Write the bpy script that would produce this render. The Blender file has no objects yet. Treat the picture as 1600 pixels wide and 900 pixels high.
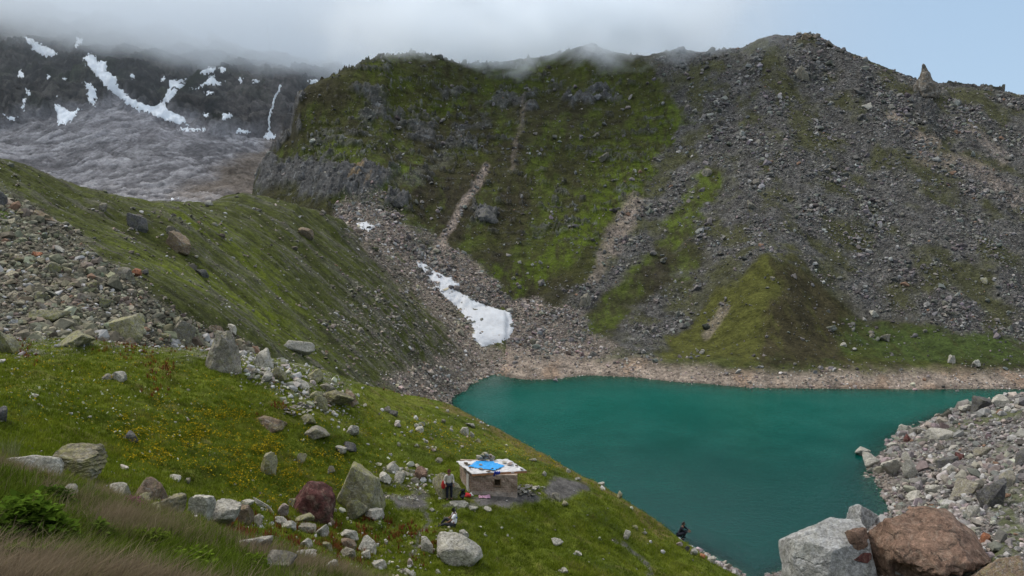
import bpy, bmesh, math, random, time
import numpy as np
from mathutils import Vector, Matrix, Euler
T0 = time.time()
R = math.radians
rng = np.random.default_rng(7)
random.seed(7)
scene = bpy.context.scene
col = scene.collection

# ------------------------------------------------------------------ camera model
F = 1256.0; PITCH = R(6.8); CP, SP = math.cos(PITCH), math.sin(PITCH); H = 35.0
def ray(u, v):
    a = (np.asarray(u, float) - 800) / F; b = (450 - np.asarray(v, float)) / F
    return a, CP + SP * b, -SP + CP * b
def at(u, v, Y):
    a, dy, dz = ray(u, v); s = Y / dy
    return np.array([a * s, np.asarray(Y, float) + 0 * s, H + s * dz]).T
def at_z(u, v, z):
    a, dy, dz = ray(u, v); s = (z - H) / dz
    return np.array([a * s, dy * s, z + 0 * s]).T
def proj(x, y, z):
    zr = z - H; d = y * CP - zr * SP; up = y * SP + zr * CP
    d = np.where(np.abs(d) < .05, .05, d)
    return 800 + F * x / d, 450 - F * up / d, d

# ------------------------------------------------------------------ noise
def _hash(ix, iy, iz, seed):
    n = (ix.astype(np.int64) * 374761393 + iy.astype(np.int64) * 668265263 + iz.astype(np.int64) * 2147483647 + seed * 974634777) & 0xffffffff
    n = ((n ^ (n >> 13)) * 1274126177) & 0xffffffff
    n = ((n ^ (n >> 15)) * 2246822519) & 0xffffffff
    return (n ^ (n >> 16)) & 0xffffff
def rnd(ix, iy, seed=0):
    return _hash(ix, iy, np.zeros_like(ix), seed) / float(0xffffff)
def noise2(x, y, seed=0):
    xi = np.floor(x).astype(np.int64); yi = np.floor(y).astype(np.int64)
    fx = x - xi; fy = y - yi
    ux = fx * fx * fx * (fx * (fx * 6 - 15) + 10); uy = fy * fy * fy * (fy * (fy * 6 - 15) + 10)
    def g(dx, dy):
        a = rnd(xi + dx, yi + dy, seed) * 6.2831853
        return np.cos(a) * (fx - dx) + np.sin(a) * (fy - dy)
    n0 = g(0, 0) * (1 - ux) + g(1, 0) * ux; n1 = g(0, 1) * (1 - ux) + g(1, 1) * ux
    return (n0 * (1 - uy) + n1 * uy) * 1.5
def fbm(x, y, oct=4, seed=0, gain=.5):
    s = 0; a = 1; t = 0
    for i in range(oct):
        s = s + a * noise2(x * 2 ** i + 17.3 * i, y * 2 ** i - 9.1 * i, seed + i); t += a; a *= gain
    return s / t
def ridged(x, y, oct=4, seed=0, gain=.5):
    s = 0; a = 1; t = 0
    for i in range(oct):
        s = s + a * (1 - 2 * np.abs(noise2(x * 2 ** i + 7.7 * i, y * 2 ** i + 3.1 * i, seed + i))); t += a; a *= gain
    return s / t
def worley(x, y, seed=0):
    xi = np.floor(x).astype(np.int64); yi = np.floor(y).astype(np.int64)
    f1 = np.full(np.shape(x), 9.); f2 = f1.copy(); cid = np.zeros(np.shape(x))
    for dx in (-1, 0, 1):
        for dy in (-1, 0, 1):
            cx = xi + dx; cy = yi + dy
            d = np.hypot(cx + rnd(cx, cy, seed) - x, cy + rnd(cx, cy, seed + 1) - y)
            m = d < f1
            f2 = np.where(m, f1, np.minimum(f2, d)); cid = np.where(m, rnd(cx, cy, seed + 2), cid); f1 = np.where(m, d, f1)
    return f1, f2, cid
def noise3(p, seed=0):
    i = np.floor(p).astype(np.int64); f = p - i; w = f * f * (3 - 2 * f)
    out = 0
    for dx in (0, 1):
        for dy in (0, 1):
            for dz in (0, 1):
                h = _hash(i[:, 0] + dx, i[:, 1] + dy, i[:, 2] + dz, seed) / float(0xffffff) * 2 - 1
                out = out + h * np.where(dx, w[:, 0], 1 - w[:, 0]) * np.where(dy, w[:, 1], 1 - w[:, 1]) * np.where(dz, w[:, 2], 1 - w[:, 2])
    return out
def fbm3(p, oct=4, seed=0, gain=.5):
    s = 0; a = 1; t = 0
    for k in range(oct):
        s = s + a * noise3(p * 2 ** k + 5.7 * k, seed + k); t += a; a *= gain
    return s / t
def sst(a, b, x):
    t = np.clip((x - a) / (b - a), 0, 1); return t * t * (3 - 2 * t)

# ------------------------------------------------------------------ mesh helpers
def mesh_np(name, verts, faces, colors=None, smooth=True, attrs=None):
    """faces: (n,k) int array or list of such arrays"""
    me = bpy.data.meshes.new(name)
    if not isinstance(faces, list): faces = [faces]
    faces = [np.asarray(f, np.int32) for f in faces if len(f)]
    verts = np.asarray(verts, np.float32)
    me.vertices.add(len(verts)); me.vertices.foreach_set('co', verts.ravel())
    nl = sum(f.size for f in faces); nf = sum(len(f) for f in faces)
    me.loops.add(nl); me.polygons.add(nf)
    me.loops.foreach_set('vertex_index', np.concatenate([f.ravel() for f in faces]))
    tot = np.concatenate([np.full(len(f), f.shape[1], np.int32) for f in faces])
    st = np.concatenate([[0], np.cumsum(tot)[:-1]]).astype(np.int32)
    me.polygons.foreach_set('loop_start', st)
    me.polygons.foreach_set('use_smooth', np.full(nf, bool(smooth)))
    me.update(calc_edges=True)
    if colors is not None:
        a = me.color_attributes.new('Col', 'FLOAT_COLOR', 'POINT')
        c = np.ones((len(verts), 4), np.float32); c[:, :colors.shape[1]] = colors
        a.data.foreach_set('color', c.ravel())
    for k, val in (attrs or {}).items():
        a = me.attributes.new(k, 'FLOAT', 'POINT'); a.data.foreach_set('value', np.asarray(val, np.float32))
    return me
def link(name, me, m=None, parent=None):
    o = bpy.data.objects.new(name, me); col.objects.link(o)
    if m is not None:
        me.materials.clear(); me.materials.append(m)
    if parent is not None: o.parent = parent
    return o
def tag(o, label=None, cat=None, group=None, kind=None):
    if label: o['label'] = label
    if cat: o['category'] = cat
    if group: o['group'] = group
    if kind: o['kind'] = kind
    return o
def thing(name, label, cat, loc=(0, 0, 0), rotz=0, group=None):
    o = bpy.data.objects.new(name, None); col.objects.link(o)
    o.location = loc; o.rotation_euler = (0, 0, rotz); o.empty_display_size = .3
    return tag(o, label, cat, group)

# ------------------------------------------------------------------ materials
def new_mat(name):
    m = bpy.data.materials.new(name); m.use_nodes = True
    nt = m.node_tree; nt.nodes.clear()
    out = nt.nodes.new('ShaderNodeOutputMaterial')
    return m, nt, out
def N(nt, typ, **kw):
    n = nt.nodes.new(typ)
    for k, v in kw.items():
        if k.startswith('_'): setattr(n, k[1:], v)
        else:
            key = k.replace('__', ' ')
            n.inputs[int(key[1:]) if key[0] == 'i' and key[1:].isdigit() else key].default_value = v
    return n
def L(nt, a, b): nt.links.new(a, b)
def mixc(nt, fac, a, b, mode='MIX'):
    n = nt.nodes.new('ShaderNodeMix'); n.data_type = 'RGBA'; n.blend_type = mode
    for sock, val in ((n.inputs[0], fac), (n.inputs[6], a), (n.inputs[7], b)):
        if isinstance(val, bpy.types.NodeSocket): nt.links.new(val, sock)
        elif isinstance(val, (int, float)): sock.default_value = val
        else: sock.default_value = (*val, 1)
    return n.outputs[2]
def ramp(nt, fac, stops):
    n = nt.nodes.new('ShaderNodeValToRGB'); e = n.color_ramp.elements
    while len(e) > 1: e.remove(e[-1])
    for i, (p, c) in enumerate(stops):
        el = e[0] if i == 0 else e.new(p)
        el.position = p; el.color = (*c, 1) if not isinstance(c, (int, float)) else (c, c, c, 1)
    nt.links.new(fac, n.inputs[0]); return n.outputs[0]
def math_(nt, op, a, b=0.0):
    n = nt.nodes.new('ShaderNodeMath'); n.operation = op
    for i, v in enumerate((a, b)):
        if isinstance(v, bpy.types.NodeSocket): nt.links.new(v, n.inputs[i])
        else: n.inputs[i].default_value = v
    return n.outputs[0]
def noise_tex(nt, vec, scale, detail=4, rough=.6, dist=0):
    n = nt.nodes.new('ShaderNodeTexNoise'); n.inputs['Scale'].default_value = scale
    n.inputs['Detail'].default_value = detail; n.inputs['Roughness'].default_value = rough; n.inputs['Distortion'].default_value = dist
    if vec is not None: nt.links.new(vec, n.inputs['Vector'])
    return n
def bsdf(nt, out, color, rough=.9, spec=.2, normal=None):
    b = nt.nodes.new('ShaderNodeBsdfPrincipled')
    if isinstance(color, bpy.types.NodeSocket): nt.links.new(color, b.inputs['Base Color'])
    else: b.inputs['Base Color'].default_value = (*color, 1)
    if isinstance(rough, bpy.types.NodeSocket): nt.links.new(rough, b.inputs['Roughness'])
    else: b.inputs['Roughness'].default_value = rough
    b.inputs['Specular IOR Level'].default_value = spec
    if normal is not None: nt.links.new(normal, b.inputs['Normal'])
    nt.links.new(b.outputs[0], out.inputs['Surface']); return b
def bump(nt, height, strength, dist, normal=None):
    n = nt.nodes.new('ShaderNodeBump'); n.inputs['Strength'].default_value = strength; n.inputs['Distance'].default_value = dist
    nt.links.new(height, n.inputs['Height'])
    if normal is not None: nt.links.new(normal, n.inputs['Normal'])
    return n.outputs[0]

def terrain_mat(name, s1, s2, b1=.6, rub=True, rubscale=1.0, contrast=.55):
    """vertex albedo times fine procedural variation; rub attribute adds stone cells"""
    m, nt, out = new_mat(name)
    tc = N(nt, 'ShaderNodeTexCoord'); P = tc.outputs['Object']
    c = N(nt, 'ShaderNodeVertexColor', _layer_name='Col').outputs[0]
    n1 = noise_tex(nt, P, s1, 5, .65); n2 = noise_tex(nt, P, s2, 6, .7)
    v1 = ramp(nt, n1.outputs[0], [(.3, 1 - contrast), (.7, 1 + contrast * .8)])
    v2 = ramp(nt, n2.outputs[0], [(.28, 1 - contrast), (.72, 1 + contrast)])
    c = mixc(nt, 1, c, v1, 'MULTIPLY'); c = mixc(nt, 1, c, v2, 'MULTIPLY')
    h = math_(nt, 'ADD', math_(nt, 'MULTIPLY', n1.outputs[0], .6), math_(nt, 'MULTIPLY', n2.outputs[0], .5))
    nrm = bump(nt, h, b1, .9 / s2 * 3)
    if rub:
        at_ = N(nt, 'ShaderNodeAttribute', _attribute_name='rub').outputs['Fac']
        vo = N(nt, 'ShaderNodeTexVoronoi', Scale=rubscale); L(nt, P, vo.inputs['Vector'])
        vo2 = N(nt, 'ShaderNodeTexVoronoi', Scale=rubscale * 2.7); L(nt, P, vo2.inputs['Vector'])
        g1 = N(nt, 'ShaderNodeSeparateColor'); L(nt, vo.outputs['Color'], g1.inputs[0])
        g2 = N(nt, 'ShaderNodeSeparateColor'); L(nt, vo2.outputs['Color'], g2.inputs[0])
        t1 = ramp(nt, g1.outputs[0], [(0, .45), (.8, 1.15), (1, 1.9)]); t2 = ramp(nt, g2.outputs[1], [(0, .55), (.8, 1.1), (1, 1.7)])
        t = mixc(nt, .5, t1, t2)
        c = mixc(nt, at_, c, mixc(nt, 1, c, t, 'MULTIPLY'))
        hh = math_(nt, 'MULTIPLY', math_(nt, 'ADD', vo.outputs['Distance'], math_(nt, 'MULTIPLY', vo2.outputs['Distance'], .4)), at_)
        nrm = bump(nt, hh, -.0 + .8, -.7 / rubscale, nrm)
    bsdf(nt, out, c, .95, .12, nrm)
    return m

def rock_mat(name, scale=1.0, lichen=.0, lichen_col=(.26, .25, .07), pale=.3, pale_col=(.42, .42, .40), dark_col=(.07, .065, .06), crack=.5, band=0.0):
    m, nt, out = new_mat(name)
    tc = N(nt, 'ShaderNodeTexCoord'); P = tc.outputs['Object']
    c = N(nt, 'ShaderNodeVertexColor', _layer_name='Col').outputs[0]
    n1 = noise_tex(nt, P, .9 * scale, 5, .65, .6); n2 = noise_tex(nt, P, 5 * scale, 6, .75); n3 = noise_tex(nt, P, 2.2 * scale, 6, .7, 1.2)
    c = mixc(nt, 1, c, ramp(nt, n1.outputs[0], [(.25, .62), (.75, 1.35)]), 'MULTIPLY')
    c = mixc(nt, 1, c, ramp(nt, n2.outputs[0], [(.33, .42), (.67, 1.5)]), 'MULTIPLY')
    if pale: c = mixc(nt, math_(nt, 'MULTIPLY', ramp(nt, n3.outputs[0], [(.5, 0), (.62, 1)]), pale), c, pale_col)
    if lichen:
        n4 = noise_tex(nt, P, 1.7 * scale, 7, .75, .4)
        c = mixc(nt, math_(nt, 'MULTIPLY', ramp(nt, n4.outputs[0], [(.47, 0), (.6, 1)]), lichen), c, lichen_col)
    wv = N(nt, 'ShaderNodeVectorMath', _operation='SCALE'); L(nt, n1.outputs['Color'], wv.inputs[0]); wv.inputs['Scale'].default_value = .9 / scale
    wa = N(nt, 'ShaderNodeVectorMath', _operation='ADD'); L(nt, P, wa.inputs[0]); L(nt, wv.outputs[0], wa.inputs[1])
    ms = N(nt, 'ShaderNodeMapping', Rotation=(.5, .35, .2), Scale=(.55, .9, 1.9)); L(nt, wa.outputs[0], ms.inputs[0])
    n5 = N(nt, 'ShaderNodeTexVoronoi', _feature='DISTANCE_TO_EDGE', Scale=.75 * scale); L(nt, ms.outputs[0], n5.inputs['Vector'])
    cr = ramp(nt, n5.outputs['Distance'], [(0, 1), (.02, .55), (.06, 0)])
    cr = math_(nt, 'MULTIPLY', cr, ramp(nt, n3.outputs[0], [(.42, 0), (.58, 1)]))
    n6 = noise_tex(nt, P, 16 * scale, 4, .7); c = mixc(nt, 1, c, ramp(nt, n6.outputs[0], [(.3, .6), (.7, 1.3)]), 'MULTIPLY')
    c = mixc(nt, math_(nt, 'MULTIPLY', cr, crack), c, dark_col)
    h = math_(nt, 'ADD', n2.outputs[0], math_(nt, 'MULTIPLY', cr, -.5))
    h = math_(nt, 'ADD', h, math_(nt, 'MULTIPLY', n3.outputs[0], .8))
    nrm = bump(nt, h, .75, .14 / scale)
    if band:
        w = N(nt, 'ShaderNodeTexWave', Scale=1.6 * scale, Distortion=5.0, Detail=4.0, _bands_direction='Z'); L(nt, P, w.inputs['Vector'])
        c = mixc(nt, math_(nt, 'MULTIPLY', ramp(nt, w.outputs[0], [(.0, 1), (.25, 0)]), band), c, dark_col)
        nrm = bump(nt, w.outputs[0], band, .12 / scale, nrm)
    bsdf(nt, out, c, .9, .2, nrm)
    return m
def rubble_mat(name, scale):
    m, nt, out = new_mat(name)
    tc = N(nt, 'ShaderNodeTexCoord'); P = tc.outputs['Object']
    c = N(nt, 'ShaderNodeVertexColor', _layer_name='Col').outputs[0]
    n2 = noise_tex(nt, P, scale, 5, .75)
    c = mixc(nt, 1, c, ramp(nt, n2.outputs[0], [(.25, .5), (.75, 1.45)]), 'MULTIPLY')
    bsdf(nt, out, c, .92, .15, bump(nt, n2.outputs[0], .6, .3 / scale))
    return m
def leaf_mat(name, trans=.35, rough=.7):
    m, nt, out = new_mat(name)
    c = N(nt, 'ShaderNodeVertexColor', _layer_name='Col').outputs[0]
    d = N(nt, 'ShaderNodeBsdfDiffuse'); t = N(nt, 'ShaderNodeBsdfTranslucent'); mx = N(nt, 'ShaderNodeMixShader'); mx.inputs[0].default_value = trans
    L(nt, c, d.inputs[0]); L(nt, c, t.inputs[0]); L(nt, d.outputs[0], mx.inputs[1]); L(nt, t.outputs[0], mx.inputs[2]); L(nt, mx.outputs[0], out.inputs['Surface'])
    return m
def plain_mat(name, color, rough=.8, spec=.2, var=.25, scale=8, bmp=.3, bdist=.03):
    m, nt, out = new_mat(name)
    tc = N(nt, 'ShaderNodeTexCoord'); n = noise_tex(nt, tc.outputs['Object'], scale, 5, .65)
    c = mixc(nt, 1, color, ramp(nt, n.outputs[0], [(.25, 1 - var), (.75, 1 + var)]), 'MULTIPLY')
    bsdf(nt, out, c, rough, spec, bump(nt, n.outputs[0], bmp, bdist))
    return m

# ------------------------------------------------------------------ surfaces: thin-plate height fields
class TPS:
    def __init__(s, pts, lam=.02):
        pts = np.asarray(pts, float); s.c = pts[:, :2].mean(0); s.s = 40.
        P = (pts[:, :2] - s.c) / s.s; s.P = P; n = len(P)
        A = np.zeros((n + 3, n + 3)); d2 = ((P[:, None] - P[None]) ** 2).sum(-1)
        A[:n, :n] = s.k(d2) + lam * np.eye(n); A[:n, n] = 1; A[:n, n + 1:] = P; A[n, :n] = 1; A[n + 1:, :n] = P.T
        s.w = np.linalg.solve(A, np.concatenate([pts[:, 2], np.zeros(3)]))
    @staticmethod
    def k(d2): return .5 * d2 * np.log(d2 + 1e-9)
    def __call__(s, x, y):
        sh = np.shape(x); Q = (np.stack([np.ravel(x), np.ravel(y)], 1) - s.c) / s.s
        out = np.empty(len(Q)); n = len(s.P)
        for i in range(0, len(Q), 40000):
            q = Q[i:i + 40000]
            d2 = (q[:, 0:1] - s.P[:, 0]) ** 2 + (q[:, 1:2] - s.P[:, 1]) ** 2
            out[i:i + 40000] = s.k(d2) @ s.w[:n] + s.w[n] + q @ s.w[n + 1:]
        return out.reshape(sh)
def uvY(lst): return [tuple(at(u, v, Y)) for u, v, Y in lst]

B_pts = [(0, 0, 33.3), (0, -12, 34.5), (-12, -10, 37), (12, -10, 33), (-6, 3, 33.2), (9, 8, 28.5), (12, 0, 31), (-20, 8, 34), (-30, 20, 33), (-30, -15, 40), (30, -15, 30), (22, 15, 24)]
B_pts += uvY([(0, 900, 5.5), (0, 722, 11), (100, 745, 12), (200, 792, 13.5), (330, 828, 15), (450, 884, 16), (200, 900, 8), (350, 900, 11),
  (-250, 690, 11), (0, 690, 26), (100, 720, 26), (200, 752, 27), (300, 795, 29), (450, 850, 29), (560, 890, 31), (700, 895, 33), (850, 895, 36), (1000, 895, 42), (1100, 895, 58),
  (-200, 600, 32), (-200, 540, 40), (150, 620, 36), (0, 560, 38), (0, 640, 30), (300, 640, 40), (300, 560, 47), (100, 535, 44), (450, 560, 50), (560, 603, 54), (450, 640, 43), (560, 680, 44),
  (640, 640, 56), (620, 615, 62), (690, 626, 74), (750, 660, 66), (830, 705, 57), (900, 738, 52), (980, 772, 48), (640, 720, 46), (700, 760, 42.5), (770, 776, 42), (860, 768, 43.5),
  (800, 720, 50), (700, 690, 54), (700, 830, 37), (850, 840, 39), (600, 800, 38), (500, 760, 39), (1000, 800, 52), (1040, 832, 61), (1060, 848, 68), (1110, 878, 70), (1170, 897, 71.5), (960, 830, 44)])
B_pts += [(10, 85, -1), (2, 100, -1), (-5, 118, -1), (30, 75, -4), (18, 90, -4), (10, 106, -4), (2, 126, -4), (26, 58, -1.5), (30, 50, 0), (28, 38, 12), (-30, 60, 22), (-20, 70, 17), (-45, 50, 25), (-60, 40, 30)]

C_pts = uvY([(0, 245, 90), (80, 277, 98), (160, 302, 108), (240, 316, 118), (320, 318, 132), (380, 303, 150), (430, 312, 162), (500, 332, 178), (548, 352, 192), (-160, 190, 82), (-160, 300, 72), (-160, 450, 58),
  (0, 300, 78), (0, 360, 68), (0, 420, 60), (0, 480, 51), (0, 535, 44), (100, 330, 80), (100, 400, 66), (100, 470, 56), (100, 525, 48), (200, 360, 84), (200, 430, 68), (200, 490, 58), (250, 520, 54),
  (300, 380, 92), (300, 440, 77), (300, 500, 64), (400, 370, 118), (400, 440, 98), (400, 500, 82), (400, 545, 70), (500, 400, 138), (500, 470, 115), (500, 530, 95), (500, 570, 82), (600, 430, 158),
  (570, 372, 201), (650, 432, 190), (720, 492, 180), (770, 547, 167), (600, 480, 140), (600, 540, 118), (600, 585, 104), (680, 560, 138), (650, 600, 112), (740, 560, 157), (700, 520, 160), (550, 420, 168), (620, 440, 178)])
C_pts += [(p[0] - 20, p[1] + 6, p[2] - 13) for p in uvY([(0, 245, 90), (80, 277, 98), (160, 302, 108), (240, 316, 118), (320, 318, 132), (380, 303, 150), (430, 312, 162), (500, 332, 178), (548, 352, 192)])]
C_pts += [tuple(at_z(u, v, z)) for u, v, z in ((696, 624, 0.1), (712, 620, -.5), (732, 603, -.3), (758, 592, -.2), (790, 585, -.2), (690, 612, 1.6), (720, 596, 1.4))]
C_pts += [(-2, 142, -3), (2, 120, -5), (-5, 118, -1), (-13, 110, 5), (-20, 60, 12), (-15, 55, 10), (-25, 38, 20), (-45, 35, 26), (0, 80, 0), (-38, 210, 28), (-30, 215, 24), (-20, 205, 16), (-5, 180, 8), (8, 165, 4)]

crestD = [(400, 285, 255), (430, 232, 270), (462, 152, 290), (520, 118, 305), (600, 90, 325), (640, 83, 330), (720, 100, 335), (780, 97, 335), (860, 87, 335), (930, 74, 330), (1010, 88, 325), (1060, 77, 320), (1120, 80, 315),
  (1200, 58, 305), (1260, 53, 300), (1310, 75, 295), (1370, 100, 290), (1430, 125, 285), (1540, 138, 275), (1600, 150, 270), (1700, 172, 262), (1850, 205, 258)]
D_pts = uvY(crestD) + [(p[0] * 1.12, p[1] + 45, p[2] - 22) for p in uvY(crestD)]
D_pts += uvY([(430, 270, 262), (520, 300, 230), (520, 220, 262), (600, 320, 222), (600, 250, 250), (600, 170, 285), (700, 400, 204), (700, 330, 230), (700, 250, 262), (700, 170, 295), (800, 450, 192), (800, 380, 215), (800, 300, 243), (800, 200, 283), (800, 140, 310),
  (900, 480, 185), (900, 400, 208), (900, 300, 243), (900, 200, 280), (900, 120, 315), (1000, 520, 172), (1000, 430, 196), (1000, 330, 230), (1000, 220, 270), (1000, 130, 305), (1100, 540, 165), (1100, 480, 180), (1100, 400, 202), (1100, 300, 230), (1100, 200, 262), (1100, 120, 295),
  (1210, 400, 182), (1215, 470, 167), (1210, 540, 155), (1160, 470, 173), (1160, 540, 160), (1280, 470, 176), (1290, 540, 160), (1200, 350, 205), (1250, 250, 235), (1250, 150, 268), (1350, 500, 172), (1350, 420, 192), (1350, 300, 220), (1350, 200, 250), (1450, 480, 172), (1450, 400, 190), (1450, 300, 216), (1450, 200, 248),
  (1600, 520, 163), (1600, 420, 184), (1600, 320, 208), (1600, 220, 240), (1800, 520, 160), (1800, 400, 185), (1800, 300, 210), (570, 372, 201), (650, 432, 190), (720, 492, 180), (770, 547, 167)])
D_pts += [tuple(at_z(u, v, 2.0)) for u, v in ((850, 566), (950, 561), (1050, 570), (1150, 577), (1250, 580), (1400, 579), (1600, 577), (1800, 577))]
D_pts += [tuple(at_z(u, v, 0.0)) for u, v in ((760, 596), (800, 583), (900, 580), (1000, 588), (1100, 598), (1250, 606), (1400, 608), (1600, 608), (1800, 608))]
D_pts += [(x, 128, -4.5) for x in (0, 25, 50, 75, 100, 130)] + [(-45, 180, 6), (-50, 200, 15), (-62, 225, 22), (-90, 255, 30), (-110, 290, 40)]
D_pts += [tuple(at_z(u, v, z)) for u, v, z in ((735, 604, -.5), (716, 617, -1.0), (700, 600, 1.2))]
D_pts += [(-8, 150, -.5), (-22, 170, 4)]

E_pts = uvY([(250, 312, 330), (100, 290, 360), (0, 215, 430), (0, 260, 380), (200, 195, 440), (200, 260, 380), (350, 215, 440), (350, 280, 370), (430, 220, 450), (430, 290, 380), (0, 130, 500), (0, 75, 560), (0, 20, 640), (200, 125, 520), (200, 82, 600), (200, 45, 680),
  (350, 130, 540), (350, 102, 610), (350, 82, 690), (460, 135, 560), (460, 118, 640), (460, 108, 700), (600, 122, 700), (780, 83, 720), (850, 42, 740), (920, 78, 730), (1050, 110, 730), (1300, 140, 740), (780, 200, 600), (1050, 220, 600), (-200, 200, 430), (-200, 100, 520), (-200, 0, 640), (400, 330, 310), (200, 330, 310), (0, 300, 330)])
E_pts += [(p[0] * 1.05, p[1] + 90, p[2] - 30) for p in uvY([(0, 20, 640), (200, 45, 680), (350, 82, 690), (460, 108, 700), (600, 122, 700), (850, 42, 740), (1050, 110, 730), (1300, 140, 740)])] 

F_pts = [tuple(at_z(u, v, 0.0)) for u, v in ((1405, 795), (1352, 742), (1372, 712), (1400, 690), (1440, 662), (1490, 641), (1560, 616))]
F_pts += uvY([(1600, 613, 118), (1530, 630, 121), (1600, 700, 88), (1500, 720, 96), (1500, 790, 78), (1600, 800, 68), (1440, 800, 81), (1420, 850, 68), (1600, 890, 54), (1400, 895, 57), (1270, 895, 62), (1750, 600, 112), (1750, 700, 82), (1750, 820, 62), (1900, 880, 50)])
F_pts += [tuple(at_z(1190, 905, -1.0)), tuple(at_z(1330, 800, -1.2)), tuple(at_z(1300, 740, -3)), tuple(at_z(1250, 800, -4)), tuple(at_z(1350, 690, -3)), (95, 134, -1), (85, 132, -2), (72, 135, -4), (60, 125, -4), (30, 56, 3), (40, 45, 10), (60, 35, 14), (26, 50, 3), (24, 44, 5)]

tB, tC, tD, tE, tF = TPS(B_pts), TPS(C_pts), TPS(D_pts), TPS(E_pts), TPS(F_pts)

def fan(a0, a1, na, ys, y0=0.0):
    a = np.linspace(a0, a1, na); A, Y = np.meshgrid(a, ys); return A * (Y - y0), Y
def grid_faces(nr, nc):
    i = np.arange(nr * nc).reshape(nr, nc)
    return np.stack([i[:-1, :-1], i[:-1, 1:], i[1:, 1:], i[1:, :-1]], -1).reshape(-1, 4)
def fit_skyline(X, Y, Z, sky, width, umin=-1e9, umax=1e9):
    su = np.array([p[0] for p in sky], float); sv = np.array([p[1] for p in sky], float)
    for it in range(8):
        u, v, d = proj(X, Y, Z)
        v = np.where((Y < 33) | (d < 30), 5000., v); i = np.argmin(v, 0); j = np.arange(X.shape[1])
        tv = np.interp(u[i, j], su, sv)
        ok = sst(umin - 25, umin + 25, u[i, j]) * sst(umax + 30, umax - 30, u[i, j])
        dz = -(tv - v[i, j]) * d[i, j] / F * ok
        ker = np.hanning(23); ker /= ker.sum(); yi = Y[i, j]
        yi = np.convolve(np.pad(yi, 11, 'edge'), ker, 'valid'); dz = np.convolve(np.pad(dz, 11, 'edge'), ker, 'valid')
        Z = Z + dz[None] * np.exp(-((Y - yi[None]) / width) ** 2)
    return Z
# masks painted as polygons / brushes in photo coordinates of the point they mark on the ground
def seg_dist(u, v, pts, closed=False):
    d = np.full(np.shape(u), 1e9); n = len(pts)
    for k in range(n if closed else n - 1):
        (x0, y0), (x1, y1) = pts[k], pts[(k + 1) % n]
        dx, dy = x1 - x0, y1 - y0; t = np.clip(((u - x0) * dx + (v - y0) * dy) / (dx * dx + dy * dy + 1e-9), 0, 1)
        d = np.minimum(d, np.hypot(u - x0 - t * dx, v - y0 - t * dy))
    return d
def inside(u, v, pts):
    c = np.zeros(np.shape(u), bool); n = len(pts)
    for k in range(n):
        (x0, y0), (x1, y1) = pts[k], pts[(k + 1) % n]
        if y0 == y1: continue
        c ^= ((y0 > v) != (y1 > v)) & (u < (x1 - x0) * (v - y0) / (y1 - y0) + x0)
    return c
def poly(u, v, pts, soft):
    d = seg_dist(u, v, pts, True); s = np.where(inside(u, v, pts), d, -d)
    return sst(-soft, soft, s)
def brush(u, v, pts, w, soft=.6):
    d = seg_dist(u, v, pts); return 1 - sst(w * (1 - soft), w, d)
def lerp(c, col_, m): return c + (np.array(col_) - c) * np.clip(m, 0, 1)[..., None]
# ================================================================== MOUNTAIN beyond the lake (D)
skyD = [(-400, 430), (330, 420), (385, 330), (398, 285), (412, 255), (428, 232), (448, 210), (458, 190), (462, 152), (480, 135), (520, 118), (560, 103), (600, 89), (640, 82), (680, 88), (720, 100), (780, 97), (860, 87), (895, 80), (925, 72), (960, 82), (1010, 88), (1060, 76), (1090, 82), (1120, 80), (1160, 75),
        (1185, 62), (1210, 55), (1240, 57), (1258, 53), (1275, 55), (1310, 75), (1370, 100), (1430, 126), (1475, 135), (1540, 138), (1600, 150), (1700, 172), (1900, 215)]
ysD = np.concatenate([np.linspace(126, 160, 110), np.linspace(160.4, 330, 400), np.linspace(332, 400, 40)])
XD, YD = fan(-.40, .80, 1150, ysD)
ZD = tD(XD, YD)
gul = fbm(XD / 13 + .5 * fbm(XD / 40, YD / 40, 2, 91), YD / 75, 3, 11)
up = sst(2.5, 12, ZD)
ZD = ZD + up * (1.9 * gul + 1.3 * fbm(XD / 28, YD / 28, 3, 12)) 
ZD = fit_skyline(XD, YD, ZD, skyD, 26)
u, v, d = proj(XD, YD, ZD)
wx = fbm(XD / 9, YD / 9, 5, 21, .6); wy = fbm(XD / 9 + 50, YD / 9, 5, 22, .6)
big = fbm(XD / 30, YD / 30, 4, 23)
uw = u + 34 * wx; vw = v + 34 * wy
def P(pts, soft=10): return poly(uw, vw, pts, soft)
def Q(pts, w, soft=.7): return brush(uw, vw, pts, w, soft)
rub = P([(1015, 80), (1120, 70), (1200, 40), (1275, 40), (1430, 115), (1620, 140), (1820, 170), (1820, 570), (1560, 530), (1480, 520), (1400, 500), (1330, 480), (1270, 425), (1210, 392), (1150, 425), (1090, 480), (1020, 560), (960, 570), (850, 570), (790, 560), (770, 530), (800, 490), (860, 480), (930, 430), (975, 350), (1010, 290), (1050, 210), (1050, 150)], 14)
gully = np.maximum(Q([(570, 350), (620, 400), (680, 440), (730, 490), (780, 540), (840, 570)], 62, .5), P([(660, 400), (720, 400), (800, 470), (880, 480), (980, 560), (760, 600), (690, 500)], 10), P([(790, 470), (900, 470), (970, 520), (990, 575), (760, 590), (770, 530)], 10))
c = np.ones(XD.shape + (3,)) * np.array((.040, .041, .013))
fine = fbm(XD / 2.6 + .3 * wx, YD / 9, 5, 31, .68)
c = lerp(c, (.060, .072, .011), sst(-.0, .4, big + .6 * fine) * .75)
c = lerp(c, (.034, .029, .017), sst(.0, .3, -big + .4 * fine) * .6)
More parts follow.
